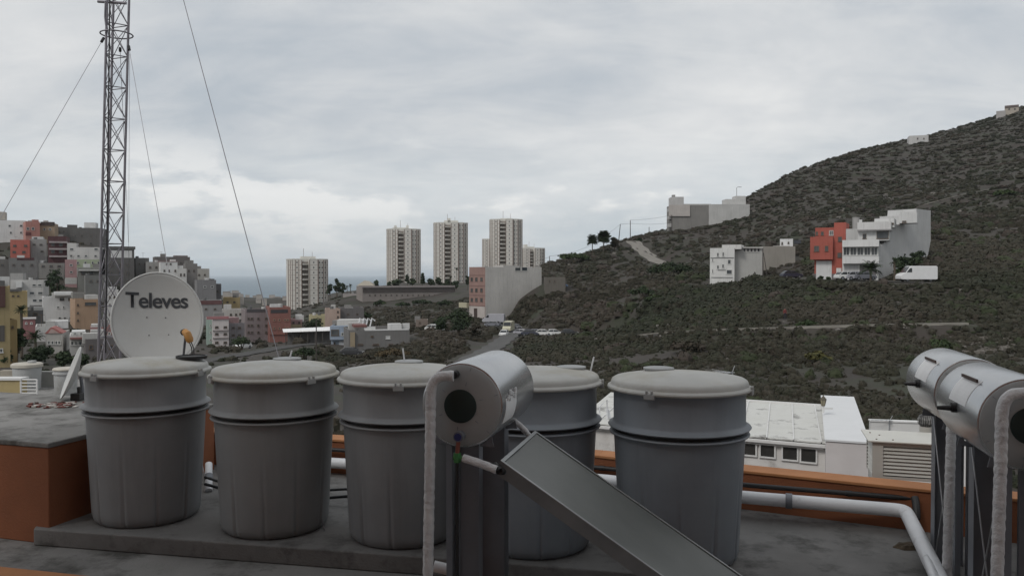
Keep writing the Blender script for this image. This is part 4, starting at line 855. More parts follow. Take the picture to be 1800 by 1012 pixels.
h = House('tall white house strip between mast and dish', 186, 208, 510, 190, 190, 8, OFFW); h.win(wg((193, 201), (522, 536, 552), 3, 4), fm=frame_b)
h = House('grey house low behind the mast at mid height', 150, 190, 484, 235, 236, 9, (.16, .16, .15)); h.win(wg((160, 172), (494,), 5, 4), fm=frame_b)
# ---- right of the dish
h = House('mustard yellow flat house far down the slope beside the sea', 392, 422, 523, 262, 262, 9, OCH); h.win(wg((400, 412), (531,), 4, 3), fm=frame_b)
h = House('cream house with square windows below the mustard one', 390, 432, 544, 222, 222, 8, (.40, .37, .34)); h.win(wg((406, 415), (553,), 4, 4) + wg((423,), (552, 563), 5, 4), fm=frame_b)
h = House('pale mint green narrow house beside the dish rim', 362, 375, 560, 168, 168, 7, MINT); h.win(wg((370,), (572, 584, 597), 3, 4), fm=frame_w)
h = House('white three storey house with pink roof line beside the mint house', 374, 402, 561, 166, 167, 8, (.50, .45, .44), c_right=(.32, .29, .29)); h.win(wg((381, 396), (575, 587, 602), 6, 4), fm=frame_b); h.box('pink_parapet', 363, 402, 556, 561, -.2, .4, (.36, .13, .14))  # right side is the front colour darkened to look shaded
for v in (580, 593): h.box('floor_band', 374, 402, v, v + 1.4, -.25, -.02, (.33, .28, .27))
h = House('grey mauve house in shade right of the pink lined house', 403, 430, 568, 172, 176, 8, (.19, .17, .18)); h.win(wg((410, 421), (576, 589), 5, 4), fm=frame_b); h.box('roof_room', 400, 420, 558, 569, 2, 6, (.27, .15, .15))
h = House('mauve four storey block with rows of brown windows', 431, 474, 545, 186, 188, 10, (.22, .175, .177)); h.win(wg((437, 443, 454, 468), (560, 572, 584), 4, 4), fm=frame_b); h.box('dark_parapet', 434, 466, 543, 548, -.1, .3, (.07, .065, .07))
h = House('brick red four storey building with dark top loggia', 474, 511, 540, 184, 186, 10, (.25, .088, .066)); h.box('loggia', 476, 506, 544, 550, -.05, .0, (.05, .045, .05)); h.win(wg((482, 491, 501, 506), (562, 577), 4, 4), fm=mat('frame_tan', (.34, .2, .14), .8)); h.box('lower_band', 474, 511, 586, 588, -.2, -.02, (.25, .08, .055))  # near-black panel on the wall carries the shade of the top loggia
h = House('little pink and yellow house under the first high-rise', 509, 531, 562, 192, 192, 7, (.33, .19, .19)); h.box('yellow_front', 511, 530, 570, 583, -.1, 0, (.36, .30, .16)); h.win(wg((516, 520, 525), (580,), 3, 4), fm=frame_b, yl=-.1); h.win(wg((516, 526), (567,), 4, 4), fm=frame_b)
h = House('pale yellow low house in front of the first high-rise', 543, 572, 554, 236, 236, 7, (.42, .37, .18)); h.win(wg((552, 563), (561,), 4, 3), fm=frame_b)
h = House('peach coloured house right of the first high-rise', 571, 598, 543, 222, 222, 8, (.40, .28, .22), c_right=(.33, .23, .18)); h.win(wg((594,), (548, 557), 3, 4), fm=frame_b)  # shade of the right side is put in as a darker peach
h = House('dark grey windowless building behind the blue house', 598, 640, 541, 224, 226, 9, (.13, .12, .12)); h.box('white_roof_patch', 607, 622, 541, 544, 1, 5, OFFW); h.win(wg((612, 628), (552,), 4, 3), fm=frame_b)
# long white shed roof on posts
a = at(498, 588, 168); z_ = h1(a.x, a.y); sh = empty('open_shed', (a.x, a.y, z_)); tag(sh, 'long open shed with tilted white roof beside the blue house', 'shed')
wS = (581 - 498) / F * 168; hS = a.z - z_
m = MB(); m.add([(0, 0, hS + .55), (wS, .5, hS + .85), (wS, 2.6, hS + 1.5), (-.9, 2.6, hS + 1.0), (0, 0, hS + .45), (wS, .5, hS + .75), (wS, 2.6, hS + 1.4), (-.9, 2.6, hS + .9)], [(0,1,2,3),(7,6,5,4),(0,4,5,1),(1,5,6,2),(2,6,7,3),(3,7,4,0)]); m.build('roof', mat('bright_roof', (.75, .75, .73), .7), sh)
for k in range(7): m = MB(); x = .3 + k * (wS - .6) / 6; m.box((x - .08, .7, -.3), (x + .08, .86, hS + .55)); m.build('post', mat('dark_post', (.07, .065, .06), .9), sh)
m = MB(); m.box((.2, 2.2, -.4), (wS - .1, 2.4, hS + .5)); m.build('back_wall', wallm((.10, .095, .09)), sh)
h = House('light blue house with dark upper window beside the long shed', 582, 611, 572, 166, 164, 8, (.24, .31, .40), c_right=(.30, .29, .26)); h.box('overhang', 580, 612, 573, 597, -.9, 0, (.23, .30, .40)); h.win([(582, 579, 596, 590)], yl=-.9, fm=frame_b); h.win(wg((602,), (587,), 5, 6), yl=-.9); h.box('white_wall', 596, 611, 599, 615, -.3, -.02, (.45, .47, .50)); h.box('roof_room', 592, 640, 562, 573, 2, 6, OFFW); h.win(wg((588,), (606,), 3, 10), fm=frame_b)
h = House('grey block building with white rooftop parapets beside the blue house', 613, 720, 580, 150, 156, 11, (.155, .15, .145)); h.win([(678, 590, 686, 596)], gm=mat('white_shutter', (.5, .5, .5), .8)); h.win([(629, 604, 638, 607), (655, 604, 666, 607), (683, 604, 691, 607)], fm=frame_b); h.win(wg((654,), (591,), 4, 3), fm=frame_b)
h.box('white_parapet', 640, 660, 574, 581, .3, .6, WHITE); h.box('white_parapet', 684, 706, 569, 579, 1.0, 3.2, WHITE); h.box('white_rim', 641, 719, 578.6, 580.6, -.05, .5, WHITE); h.box('white_parapet', 708, 720, 568, 580, 1.5, 2, WHITE); h.box('red_edge', 622, 645, 571, 575, .2, 4, (.20, .07, .06)); h.box('ochre_column', 616, 624, 584, 611, -.4, -.02, (.30, .23, .13))
m = MB()
for k, u in enumerate((634, 641, 648, 655)):
    p = prj(h.o + h.n * 5, h.n, u, 562) - h.o; x, z = p.dot(h.d), p.z; m.tube([(x - .5, 5, z - 1.2), (x - .1, 5, z + .3), (x + .45, 5, z - .2)], .14, 6)
m.build('roof_pipes', whitep, h.root)
h = House('tiny ruined ochre hut on the slope right of the grey block building', 731, 752, 562, 186, 186, 5, (.20, .15, .12)); h.win(wg((738,), (567,), 3, 3), fm=frame_b)
# retaining building + pavilion on the plateau
h = House('long low brown terrace building with dark band under the high-rises', 637, 800, 503, 372, 392, 10, (.25, .215, .195), name='terrace_building', cat='building', low=536, face=False); h.box('dark_band', 638, 800, 507, 513, -.3, -.02, (.085, .07, .065)); h.win(wg([650 + 9.5 * k for k in range(14)], (519,), 2.6, 2.6), fm=frame_b); h.box('roof_slab', 636, 800, 502, 505, -.8, 0, (.30, .26, .25))
a = at(627, 505, 405); z_ = a.z - 3; pv = empty('pavilion', (a.x, a.y, z_)); tag(pv, 'beige pavilion with hipped roof at the left end of the terrace', 'pavilion'); k = 405 / F
m = MB(); m.box((1, 0, 0), (30 * k, 8, 3 + 3 * k)); m.build('wall', wallm((.30, .26, .20)), pv)
m = MB(); z0 = 3 + 3 * k; m.add([(0, -.6, z0), (31 * k, -.6, z0), (31 * k, 8.6, z0), (0, 8.6, z0), (11 * k, 4, z0 + 9 * k), (20 * k, 4, z0 + 8 * k)], [(0, 1, 5, 4), (1, 2, 5), (2, 3, 4, 5), (3, 0, 4), (3, 2, 1, 0)]); m.build('roof', wallm((.33, .29, .22)), pv)
h = House('pale low house between the cliff trees and the terrace building', 603, 636, 516, 396, 398, 8, (.36, .32, .30)); h.win(wg((612, 624), (523,), 3, 3), fm=frame_b)
h = House('small white house among the trees on the terrace', 748, 772, 503, 424, 424, 6, (.50, .46, .42), parapet=0, top=wallm((.40, .32, .26))); h.win(wg((756, 765), (507,), 3, 3), fm=frame_b)
# low distant houses near the shore
rg = random.Random(21)
for k in range(34):
    u = rg.uniform(388, 512); Y = rg.uniform(520, 980); v = float(np.interp(u, [388, 430, 506], [508, 519, 524])) + rg.uniform(-2, 6) - (Y - 520) * .004; wd = rg.uniform(7, 13)
    House('tiny pale flat house in the distant cluster near the sea', u, u + wd, v, Y, Y, 9, (.42, .38, .34), group='far low houses near the shore', parapet=0, low=v + 14)

# ---- high-rises
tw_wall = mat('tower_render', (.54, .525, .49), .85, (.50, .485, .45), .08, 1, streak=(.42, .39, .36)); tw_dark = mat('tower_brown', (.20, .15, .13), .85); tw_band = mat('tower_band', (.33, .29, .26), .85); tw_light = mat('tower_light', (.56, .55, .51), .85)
def tower(label, u0, u1, vt, Y, rot, vb=500, floors=None, rooms=((-3, 2, 2.2),)):
    c = at((u0 + u1) / 2, vt, Y); W = (u1 - u0) / F * Y; k = W / 22.6; zb = h1(c.x, c.y + 6) - 3; Ht = c.z - zb
    r = empty('high_rise', (c.x, c.y, zb), rot - math.atan((c.x) / c.y)); tag(r, label, 'tower block', 'cream high-rise tower blocks')
    FP = [(-11,0),(-9.2,-2.6),(-4.2,-4.2),(-4.2,-1.0),(-.2,-1.0),(-.2,-5.4),(4.6,-5.4),(4.6,-3.9),(8.2,-3.3),(8.2,-1.6),(11,.2),(11,10),(7,15),(-7,15),(-11,10)]
    FP = [(x * k, y * k) for x, y in FP]
    mw = MB(); slab(mw, FP, 0, Ht)
    m = MB(); slab(m, [(x * 1.012, y * 1.012 - .02) for x, y in FP], Ht, Ht + .7); m.build('roof_rim', tw_light, r)
    fh = 2.95; n = int(Ht / fh)
    for grp in ((0, 1), (5,), (7,), (9, 10)):
      m = mw
      for f in range(n):
        z = Ht - (f + 1) * fh
        if z < 0: break
        for i in grp:
            a, b = Vector((*FP[i], 0)), Vector((*FP[(i+1) % len(FP)], 0)); d = (b - a).normalized(); nn_ = Vector((d.y, -d.x, 0)) * .07
            m.add([a + Vector((0,0,z)), b + Vector((0,0,z)), b + nn_ + Vector((0,0,z)), a + nn_ + Vector((0,0,z)), a + Vector((0,0,z+.2)), b + Vector((0,0,z+.2)), b + nn_ + Vector((0,0,z+.2)), a + nn_ + Vector((0,0,z+.2))], [(0,1,2,3),(7,6,5,4),(3,2,6,7),(0,3,7,4),(1,5,6,2)], 1)
    m = mw
    for i, ts in ((0, (.02, .5, .98)), (1, (.34, .68, .98)), (5, (.02, .98)), (7, (.1, .9)), (9, (.05, .5, .95)), (10, (.2, .5))):
        a, b = Vector((*FP[i], 0)), Vector((*FP[(i+1) % len(FP)], 0)); d = (b - a).normalized(); nn_ = Vector((d.y, -d.x, 0))
        for t in ts:
            p = a.lerp(b, t); q = [p - d * .17, p + d * .17, p + d * .17 + nn_ * .16, p - d * .17 + nn_ * .16]
            m.add([x + Vector((0,0,0)) for x in q] + [x + Vector((0,0,Ht)) for x in q], [(0,3,2,1),(4,5,6,7),(0,1,5,4),(1,2,6,5),(2,3,7,6),(3,0,4,7)], 2)
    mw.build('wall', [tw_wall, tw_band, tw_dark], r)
    cnt = 0; wmesh = {}
    for f in range(n):
        z = Ht - (f + 1) * fh + 1.05
        if z < 1.5 or cnt > 96: break
        for i, t in ((0, .5), (1, .5), (5, .5), (7, .3), (7, .72), (9, .4)):
            a, b = Vector((*FP[i], 0)), Vector((*FP[(i+1) % len(FP)], 0)); d = (b - a).normalized(); nn_ = Vector((d.y, -d.x, 0)); p = a.lerp(b, t); key = (i, t)
            if cnt >= 96: break
            if key not in wmesh:
                m = MB(); w2 = .34 if i != 0 else .28
                q = [p - d * w2, p + d * w2, p + d * w2 + nn_ * .05, p - d * w2 + nn_ * .05]
                m.add(q + [x + Vector((0,0,.9)) for x in q], [(0,3,2,1),(4,5,6,7),(0,1,5,4),(1,2,6,5),(2,3,7,6),(3,0,4,7)]); o = m.build('window', pane_m, r); o.location = (0, 0, z); wmesh[key] = o
            else:
                o = wmesh[key].copy(); COL.objects.link(o); o.location = (0, 0, z)
            cnt += 1
    a, b = FP[3], FP[4]
    m = MB(); m.box((a[0] + .1, a[1] - .06, 0), (b[0] - .1, a[1] - .01, Ht - 1)); m.build('balcony_recess_shade', mat('recess_shade', (.24, .21, .19), .9), r)  # thin dark sheet paints shade onto the back of the balcony recess
    first = None
    for f in range(n):
        z = Ht - (f + 1) * fh
        if z < .5: break
        if first is None:
            m = MB(); x0, x1, y1 = a[0] + .15, b[0] - .15, a[1] - .07; m.add([(x0, y1, 0), (x0 + .3, y1 - 2.9 * k, 0), (x1 * .2 + x0 * .8, y1 - 3.1 * k, 0), (x1, y1 - 1.1 * k, 0), (x1, y1, 0), (x0, y1, .95), (x0 + .3, y1 - 2.9 * k, .95), (x1 * .2 + x0 * .8, y1 - 3.1 * k, .95), (x1, y1 - 1.1 * k, .95), (x1, y1, .95)], [(0,1,6,5),(1,2,7,6),(2,3,8,7),(3,4,9,8),(4,3,2,1,0)])
            first = m.build('balcony', tw_wall, r, fix=False)
        else: o = first.copy(); COL.objects.link(o); first_ = o
        (first if f == 0 else o).location = (0, 0, z)
    for (x0, x1, hh) in rooms: m = MB(); m.box((x0 * k, 3 * k, Ht), (x1 * k, 9 * k, Ht + hh)); m.build('roof_room', tw_light, r)
    m = MB(); m.tube([(-2 * k, 5, Ht), (-2 * k, 5, Ht + 7)], .12, 5); m.tube([(3 * k, 6, Ht), (3 * k, 6, Ht + 5)], .1, 5); m.build('antenna', tw_dark, r)
tower('shortest looking cream high-rise, standing alone left at the sea horizon', 507, 577, 457, 480, R(8), rooms=((-3.5, 4.5, 2.2),))
tower('cream high-rise second from the left, paler, above the round trees', 680, 740, 404, 575, R(4), rooms=((-7, 3, 1.8), (-6, -4.5, 3.2), (2, 3.4, 3.4)))
tower('cream high-rise in the middle of the group beside the tall palm', 762, 823, 393, 572, R(3), rooms=((-4, 5, 2.4), (-2, 0, 4.0)))
tower('tallest cream high-rise rising behind the white blank wall', 860, 919, 387, 590, R(0), rooms=((-4, 4, 1.6),))
tower('cream high-rise almost hidden behind the tallest one', 847, 893, 421, 760, R(-6), rooms=((-3, 3, 1.6),))
tower('short cream high-rise at the right of the group behind the tallest one', 914, 960, 437, 770, R(20), rooms=((-4, 2, 2), (-6, -4, 4)))

# ---- pink house with long blank white wall
h = House('tall house with pink windowed front and long blank white side wall', 853, 952, 469, 228, 241, 7.6, (.53, .50, .46), name='apartment_house', cat='house', c_left=(.29, .16, .13), parapet=.8, face=False)
h.win([(u - 2, v - 3.5, u + 2, v + 3.5) for v in (491, 510, 527) for u in (829.5, 837.5, 846.5)], side='l', fm=frame_b)
for v in (484, 502.5, 519, 537.5):
    z = h.lp(838, v, 'l')[1]; m = MB(); m.box((-.12, .1, z), (-.03, 7.5, z + .18)); m.build('cornice', wallm((.23, .12, .10)), h.root)
z = h.lp(838, 538, 'l')[1]; m = MB(); m.box((-.10, .1, z - 6), (-.032, 7.5, z - .02)); m.build('ground_floor', wallm((.42, .37, .34)), h.root)
x0 = 3.2; m = MB(); m.box((-.13, 3.6, z - 4.3), (-.10, 5.2, z - .6)); m.build('door', mat('dark_door', (.05, .035, .03), .7), h.root)
z = h.h; m = MB(); m.box((7.2, 1.0, z - .2), (13.2, 5.2, z + .45)); m.build('roof_room', wallm((.46, .44, .41)), h.root)
h.win([(905, 470, 915, 476)], yl=-.0, fm=frame_w); h.win([(917, 469.5, 927, 476)], fm=frame_w, gm=mat('bluish_glass', (.04, .05, .06), .2))  # right-hand roof-line window has its own dark bluish glass
for (u0, u1, v0) in ((852, 858, 467.5), (940, 950, 467)): h.box('parapet_step', u0, u1, v0, 470, .02, .5, (.40, .37, .34))
m = MB(); q = h.lp(838, 532, 'l')[1]; m.box((-.9, 7.7, q - 1.5), (.1, 11.5, q - .1)); m.build('canopy', wallm((.42, .38, .24)), h.root)
h = House('low dull brown house half buried right of the blank white wall', 958, 994, 487, 228, 229, 6, (.13, .115, .095)); h.win(wg((966, 975), (494,), 3, 4), fm=frame_b)

# ---- houses on the right hill
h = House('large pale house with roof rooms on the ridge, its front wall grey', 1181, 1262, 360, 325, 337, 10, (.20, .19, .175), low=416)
h.box('white_wing', 1246, 1318, 359, 415, -.3, 8, (.42, .415, .40)); h.box('roof_room', 1276, 1311, 350, 362, 2, 8, (.44, .435, .42)); h.box('roof_room', 1293, 1311, 344.5, 352, 3, 8, (.46, .455, .44))
h.box('stair_tower', 1181, 1202, 346, 372, -.4, 6, (.45, .44, .43)); h.box('white_storey', 1176, 1213, 360, 380, -.5, -.05, (.42, .38, .35)); h.box('upper_edge', 1200, 1250, 358.5, 361.5, -.1, 6, (.36, .35, .33)); h.box('chimney', 1182, 1187, 342.5, 347, .5, 2, (.28, .27, .26))
for v in (366, 379, 393): h.box('balcony', 1175.5, 1182, v, v + 6, .5, 4, (.38, .37, .36))
h = House('white hillside house with many small windows and balcony left of the pole', 1248, 1291, 436, 178, 176, 9, (.58, .58, .56), c_right=(.42, .41, .38)); h.box('upper_storey', 1269, 1303, 430, 438, .5, 7, (.56, .55, .53))  # right side greyed in colour to show it turned from the light
h.win([(1260, 444, 1264, 451), (1269.5, 443, 1273, 451), (1279, 456, 1285, 464), (1260, 466, 1264, 473), (1269, 464, 1273, 471), (1277, 474, 1287, 482), (1251.5, 454, 1254, 460), (1251.5, 473, 1254, 480)], fm=frame_w)
for (a0, a1, v) in ((1249, 1290, 452.5), (1262, 1276, 474), (1250, 1288, 487)): h.box('cable_line', a0, a1, v, v + .8, -.12, -.01, (.16, .16, .16))
h = House('pale side wing with glazed veranda running up from the white hillside house', 1290, 1342, 437, 178, 184, 7, (.43, .425, .40), top=None); h.win([(1306 + 6.2 * k, 436.5, 1311 + 6.2 * k, 443) for k in range(5)], fm=frame_w)  # white dimmed to grey here, shading this right-hand facade by colour
h.box('veranda_roof', 1303, 1341, 434, 436, -.5, 4, (.50, .49, .46))
h = House('beige garden wall house climbing the slope behind the veranda', 1341, 1398, 433, 190, 196, 4, (.26, .235, .20), parapet=.4)
h = House('tiny bright white hut with aerial high on the right slope', 1371, 1394, 420, 200, 200, 4, (.60, .60, .60)); h.win(wg((1375,), (428,), 3, 5) + wg((1386,), (427,), 3, 4), fm=frame_b); h.box('terrace_wall', 1359, 1388, 432, 436, -1.2, -.02, (.40, .38, .35)); h.box('dark_shed', 1396, 1408, 422, 428, 0, 3, (.05, .055, .07))
# orange-red house
RO = (.38, .06, .03)
h = House('orange red cubic house with large white garage door on the right slope', 1432, 1486, 419, 152, 150, 8, RO, name='house'); h.box('upper_storey', 1433, 1468, 400, 420, .6, 7, RO); h.box('stair_tower', 1466, 1487, 391, 421, .4, 7, (.41, .065, .033)); h.box('projecting_bay', 1424, 1464, 416, 456, -1.1, -.01, RO)
h.win([(1431, 432, 1440, 442.5), (1450, 432, 1456, 442)], yl=-1.1, fm=frame_b, mull=True); h.win([(1434, 407, 1438, 414), (1443, 407, 1448, 414)], yl=.6, fm=frame_b); h.win([(1457.5, 405, 1465, 414)], yl=.6, mull=True)
h.win([(1473, 416, 1480, 425), (1472, 444, 1480, 453)], fm=frame_b); h.box('garage_door', 1434.5, 1462, 458.5, 491, -.12, -.01, (.55, .55, .55)); h.box('door', 1470, 1479, 471, 491, -.12, -.01, (.56, .55, .54)); h.box('stone_base', 1428, 1486, 481, 492, -.06, -.005, (.14, .12, .12))
# big white stepped house
h = House('big white stepped house with long window band climbing the slope', 1481, 1544, 422, 148, 146, 9, (.56, .56, .55), name='house', c_right=(.46, .46, .45))  # right side in a darker white that paints its shade
h.win([(1482 + 12.3 * k, 434.5, 1493.6 + 12.3 * k, 449) for k in range(5)], fm=frame_w, mull=True); h.box('long_balcony', 1480.5, 1545, 421.5, 433.5, -1.2, -.1, (.58, .58, .57)); h.box('long_balcony', 1480.5, 1545, 450.5, 463, -1.2, -.1, (.56, .56, .555))
h.box('garage_door', 1484, 1508, 465, 482, -.1, -.01, (.42, .42, .42)); h.box('garage_recess_shade', 1511, 1540, 465, 491, -.1, -.01, (.12, .11, .115))  # darker panel stands in for the shade inside an open garage
h.box('upper_storey', 1487, 1513, 402, 423, 2.2, 8, (.42, .42, .41)); h.box('upper_storey', 1508, 1563, 404, 423, 1.2, 8.6, (.52, .52, .51)); h.box('terrace_parapet', 1507, 1566, 390, 405, .6, 8.5, (.54, .53, .52)); h.box('slab_edge', 1507, 1566, 403, 405.5, .3, .7, (.25, .24, .24))
h.box('roof_storey', 1537, 1572, 384, 400, 3, 9, (.52, .52, .51)); h.win([(1516.5, 411, 1523, 420)], yl=1.2, fm=frame_b); h.win([(1541, 406, 1562, 420)], yl=1.2, fm=frame_b); h.win([(1549, 391, 1558, 394.5), (1565, 391.5, 1571, 394.5)], yl=3, fm=frame_b)
h.box('chimney', 1510, 1515, 386, 391, .7, 1.4, WHITE)
# its blank side wall, stepped profile (a polygon of wall with real thickness)
q0 = Vector((at(1544, 430, 146).x, 146 - .2, 0)); q1 = Vector((at(1636, 430, 158).x, 158, 0)); dq = (q1 - q0).normalized(); nq = Vector((-dq.y, dq.x, 0)); 
def qpt(u, v): p = prj(Vector((q0.x, q0.y, 0)), nq, u, v) - h.o; return Vector((p.dot(h.d), p.dot(h.n), p.z)), p
prof = [(1544, 499), (1544, 434), (1562, 422), (1563, 411), (1567, 402), (1573, 396), (1596, 392), (1597, 378), (1610, 377), (1611, 367), (1636, 370), (1636, 423), (1627, 470), (1600, 499)]
vs = []; back = Vector((nq.dot(h.d), nq.dot(h.n), 0)) * 5.5
for u, v in prof: vs.append(qpt(u, v)[0])
n_ = len(vs); vs2 = [p + back for p in vs]; m = MB(); m.add(vs + vs2, [tuple(range(n_)), tuple(range(n_, 2 * n_))[::-1]] + [(i, i + n_, (i + 1) % n_ + n_, (i + 1) % n_) for i in range(n_)]); m.build('side_wing', wallm((.44, .44, .435)), h.root)  # blank wall dimmed against the front as its painted shade
h.box('roof_storey', 1580, 1612, 373, 392, 5.5, 9, (.55, .55, .54)); h.win([(1586, 388, 1593, 392)], yl=5.4, fm=frame_b)
# houses on the skyline
h = House('white flat house on the hill skyline, left of the two', 1598, 1632, 239, 448, 452, 8, (.46, .45, .44), low=256); h.win(wg((1613, 1624), (244,), 2.5, 3), fm=frame_b)
h = House('beige house on the hill skyline at the right edge of the picture', 1766, 1791, 187, 500, 500, 8, (.36, .31, .25), low=205); h.box('roof_slab', 1766, 1791, 185, 188, -.5, 8, (.16, .12, .11)); h.box('wing', 1751, 1768, 195, 208, -.2, 5, (.33, .31, .30)); h.win(wg((1774, 1784), (192,), 3, 3), fm=frame_b)
r = empty('water_cistern', tuple(gp(1504, 168))); tp = at(1504, 383, 168); z_ = tp.z - r.location.z; tag(r, 'small pale cylindrical cistern behind the big white house', 'cistern')
m = MB(); m.tube([(0, 0, 0), (0, 0, z_)], .68, 20); m.build('drum', wallm((.34, .33, .32)), r, smooth=True); m = MB(); m.tube([(0, 0, z_), (0, 0, z_ + .1)], .74, 20); m.build('rim', wallm((.40, .39, .38)), r)
KA[0] = 1.0
# ================================================================== POLES, WIRES, VEHICLES, PERSON
polem = mat('pole_wood', (.07, .06, .055), .9)
def pole(u, v0, v1, Y, r, lb, lean=0.0, arms=1, name='utility_pole', cat='utility pole', grp='utility poles on the slopes'):
    b = at(u, v1, Y); t = at(u + lean, v0, Y); z = min(b.z, h1(b.x, b.y)) - .5; o = empty(name, (b.x, b.y, z)); tag(o, lb, cat, grp)
    m = MB(); m.tube([(0, 0, 0), (t.x - b.x, 0, t.z - z)], [r, r * .75], 8); m.build('post', polem, o, smooth=True)
    if arms: m = MB(); x = t.x - b.x; m.box((x - .7, -.06, t.z - z - .7), (x + .7, .06, t.z - z - .58)); m.build('crossarm', polem, o)
    return t
def wire(ps, lb):
    P0_ = ps[0]; m = MB(); pts = []
    for a, b in zip(ps[:-1], ps[1:]):
        n = 10; sag = (b - a).length * .018
        pts += [a.lerp(b, i / n) - Vector((0, 0, sag * 4 * (i / n) * (1 - i / n))) - P0_ for i in range(n + (b is ps[-1]))]
    m.tube(pts, .035, 4); tag(m.build('overhead_wire', mat('wire_black', (.06, .06, .06), .8), loc=tuple(P0_)), lb, 'overhead wire', 'overhead wires along the ridge')
pa = pole(1087, 394, 426, 305, .16, 'leaning wooden pole left of the ridge top beside the two palms', lean=3.5, arms=0)
pb = pole(1108, 387, 424, 305, .16, 'upright wooden pole on the bare ridge top', arms=0)
pc = pole(1141, 399, 418, 312, .15, 'short wooden pole on the ridge between the bare top and the pale house', arms=0)
pd = pole(1181, 378, 418, 318, .2, 'dark pole against the grey wall of the ridge house', arms=0)
pe = pole(966, 450, 473, 262, .13, 'small wooden pole low on the ridge beside the high-rises', arms=0)
pf = pole(1341, 436, 489, 172, .13, 'wooden pole in front of the pale veranda wing', arms=0)
pg = pole(1350, 444, 480, 172, .09, 'slanting prop pole beside the veranda wing', lean=-8, arms=0)
ph = pole(556, 562, 632, 108, .09, 'thin pole in front of the long white shed roof', arms=0)
pi_ = pole(515, 588, 606, 160, .05, 'short thin post before the left part of the shed', arms=0)
wire([pe, at(1030, 435, 285), pa], 'thin wire climbing from the low pole towards the palms')
wire([pb, pd], 'thin wire from the ridge top pole to the pale ridge house')
wire([at(1176, 392, 318), pb + Vector((0, 0, -1.2)), pa], 'lower thin wire from the ridge house past the ridge top poles')
wire([pe + Vector((0, 0, -.3)), at(880, 462, 320)], 'thin wire leaving the low ridge pole towards the high-rises')
r = empty('street_lamp', tuple(gp(1294, 345))); t = at(1295, 329, 345); z_ = t.z - r.location.z; x_ = t.x - r.location.x; tag(r, 'tall curved street lamp on the roof line of the ridge house', 'street lamp')
m = MB(); m.tube([(x_, 0, 0), (x_, 0, z_ - .3), (x_ + .3, 0, z_), (x_ + 1.3, 0, z_ + .05)], .09, 8); m.build('post', polem, r); m = MB(); m.box((x_ + 1.2, -.15, z_ - .06), (x_ + 2.0, .15, z_ + .12)); m.build('lamp_head', galv, r)

carglass = mat('car_glass', (.03, .033, .036), .1)
tyre = mat('tyre', (.02, .02, .02), .85); headl = mat('headlight_glass', (.6, .6, .6), .15)
def paint(n, c): return mat('paint_' + n, c, .3, tuple(x * .93 for x in c), 2, 1)
def section(mb, prof, hw, inset, mi=0):          # body loft: (x,z) side outline, narrowed on top
    zs = [z for x, z in prof]; z0, z1 = min(zs), max(zs)
    def wid(z): return hw - inset * max(0, (z - z0) / (z1 - z0)) ** 1.5
    n = len(prof); vs = [(x, -wid(z), z) for x, z in prof] + [(x, wid(z), z) for x, z in prof]
    mb.add(vs, [tuple(range(n)), tuple(range(n, 2 * n))[::-1]] + [(i, i + n, (i + 1) % n + n, (i + 1) % n) for i in range(n)], mi)
def make_car(col, kind='car'):
    r = empty('parked_' + ('van' if kind == 'van' else 'car'), (0, 0, 0)); L_ = 4.1
    if kind == 'car':
        body = [(-2.05,.32),(-2.08,.62),(-1.98,.90),(-1.35,.98),(1.02,.96),(1.75,.84),(2.03,.66),(2.06,.34),(1.7,.26),(-1.7,.26)]
        cab = [(-1.75,.94),(-1.42,1.38),(-1.0,1.46),(.10,1.46),(.42,1.40),(1.12,.94)]; roof = [(-1.46,1.375),(-1.02,1.485),(.12,1.485),(.46,1.385)]
        m = MB(); section(m, body, .86, .06); m.build('body', col, r, smooth=True, bevel=.05)
        m = MB(); section(m, cab, .80, .16); m.build('windows', carglass, r, bevel=.02)
        m = MB(); section(m, roof, .68, .06); 
        for s_ in (-1, 1): m.tube([(-1.05, s_ * .66, 1.46), (-1.78, s_ * .79, .95)], .05, 6); m.tube([(.42, s_ * .66, 1.40), (1.12, s_ * .79, .95)], .035, 6); m.tube([(-.35, s_ * .665, 1.45), (-.35, s_ * .805, .95)], .035, 6)
        m.build('roof', col, r); wx, wz = 1.28, .32; hx = 2.0
    else:
        body = [(-2.9,.45),(-2.92,2.35),(-2.75,2.5),(1.1,2.5),(1.45,2.42),(2.15,1.45),(2.75,1.2),(2.95,.95),(2.95,.42),(2.6,.34),(-2.7,.34)]
        m = MB(); section(m, body, 1.0, .10); m.build('body', col, r, smooth=True, bevel=.05)
        m = MB(); m.prism([(1.2,1.5),(1.2,2.15),(1.48,2.15),(2.02,1.5)], -1.0, -.955); m.prism([(1.2,1.5),(1.2,2.15),(1.48,2.15),(2.02,1.5)], .955, 1.0); m.build('side_windows', carglass, r)
        m = MB(); m.add([(1.52, -.82, 2.38), (1.52, .82, 2.38), (2.2, .90, 1.48), (2.2, -.90, 1.48)], [(0, 1, 2, 3)]); m.build('windscreen', carglass, r, fix=False)
        m = MB(); m.box((-2.7, -1.0, .62), (2.6, -.985, .74)); m.box((-2.35, -.995, 1.0), (-2.15, -.97, 1.3)); m.build('trim', tyre, r); wx, wz = 1.85, .36; hx = 2.88
    for x in (-wx, wx):
        for s_ in (-1, 1):
            m = MB(); m.tube([(x, s_ * .70, wz), (x, s_ * .875, wz)], wz, 18); w_ = m.build('wheel', tyre, r, smooth=True)
            m = MB(); m.tube([(x, s_ * .86, wz), (x, s_ * .885, wz)], wz * .6, 12); m.build('rim', galv, w_, smooth=True)
    for s_ in (-1, 1): m = MB(); m.box((hx - .12, s_ * .62 - .14, wz + .28), (hx + .06, s_ * .62 + .14, wz + .44)); m.build('headlight', headl, r, bevel=.03)
    return r
CARS = {}
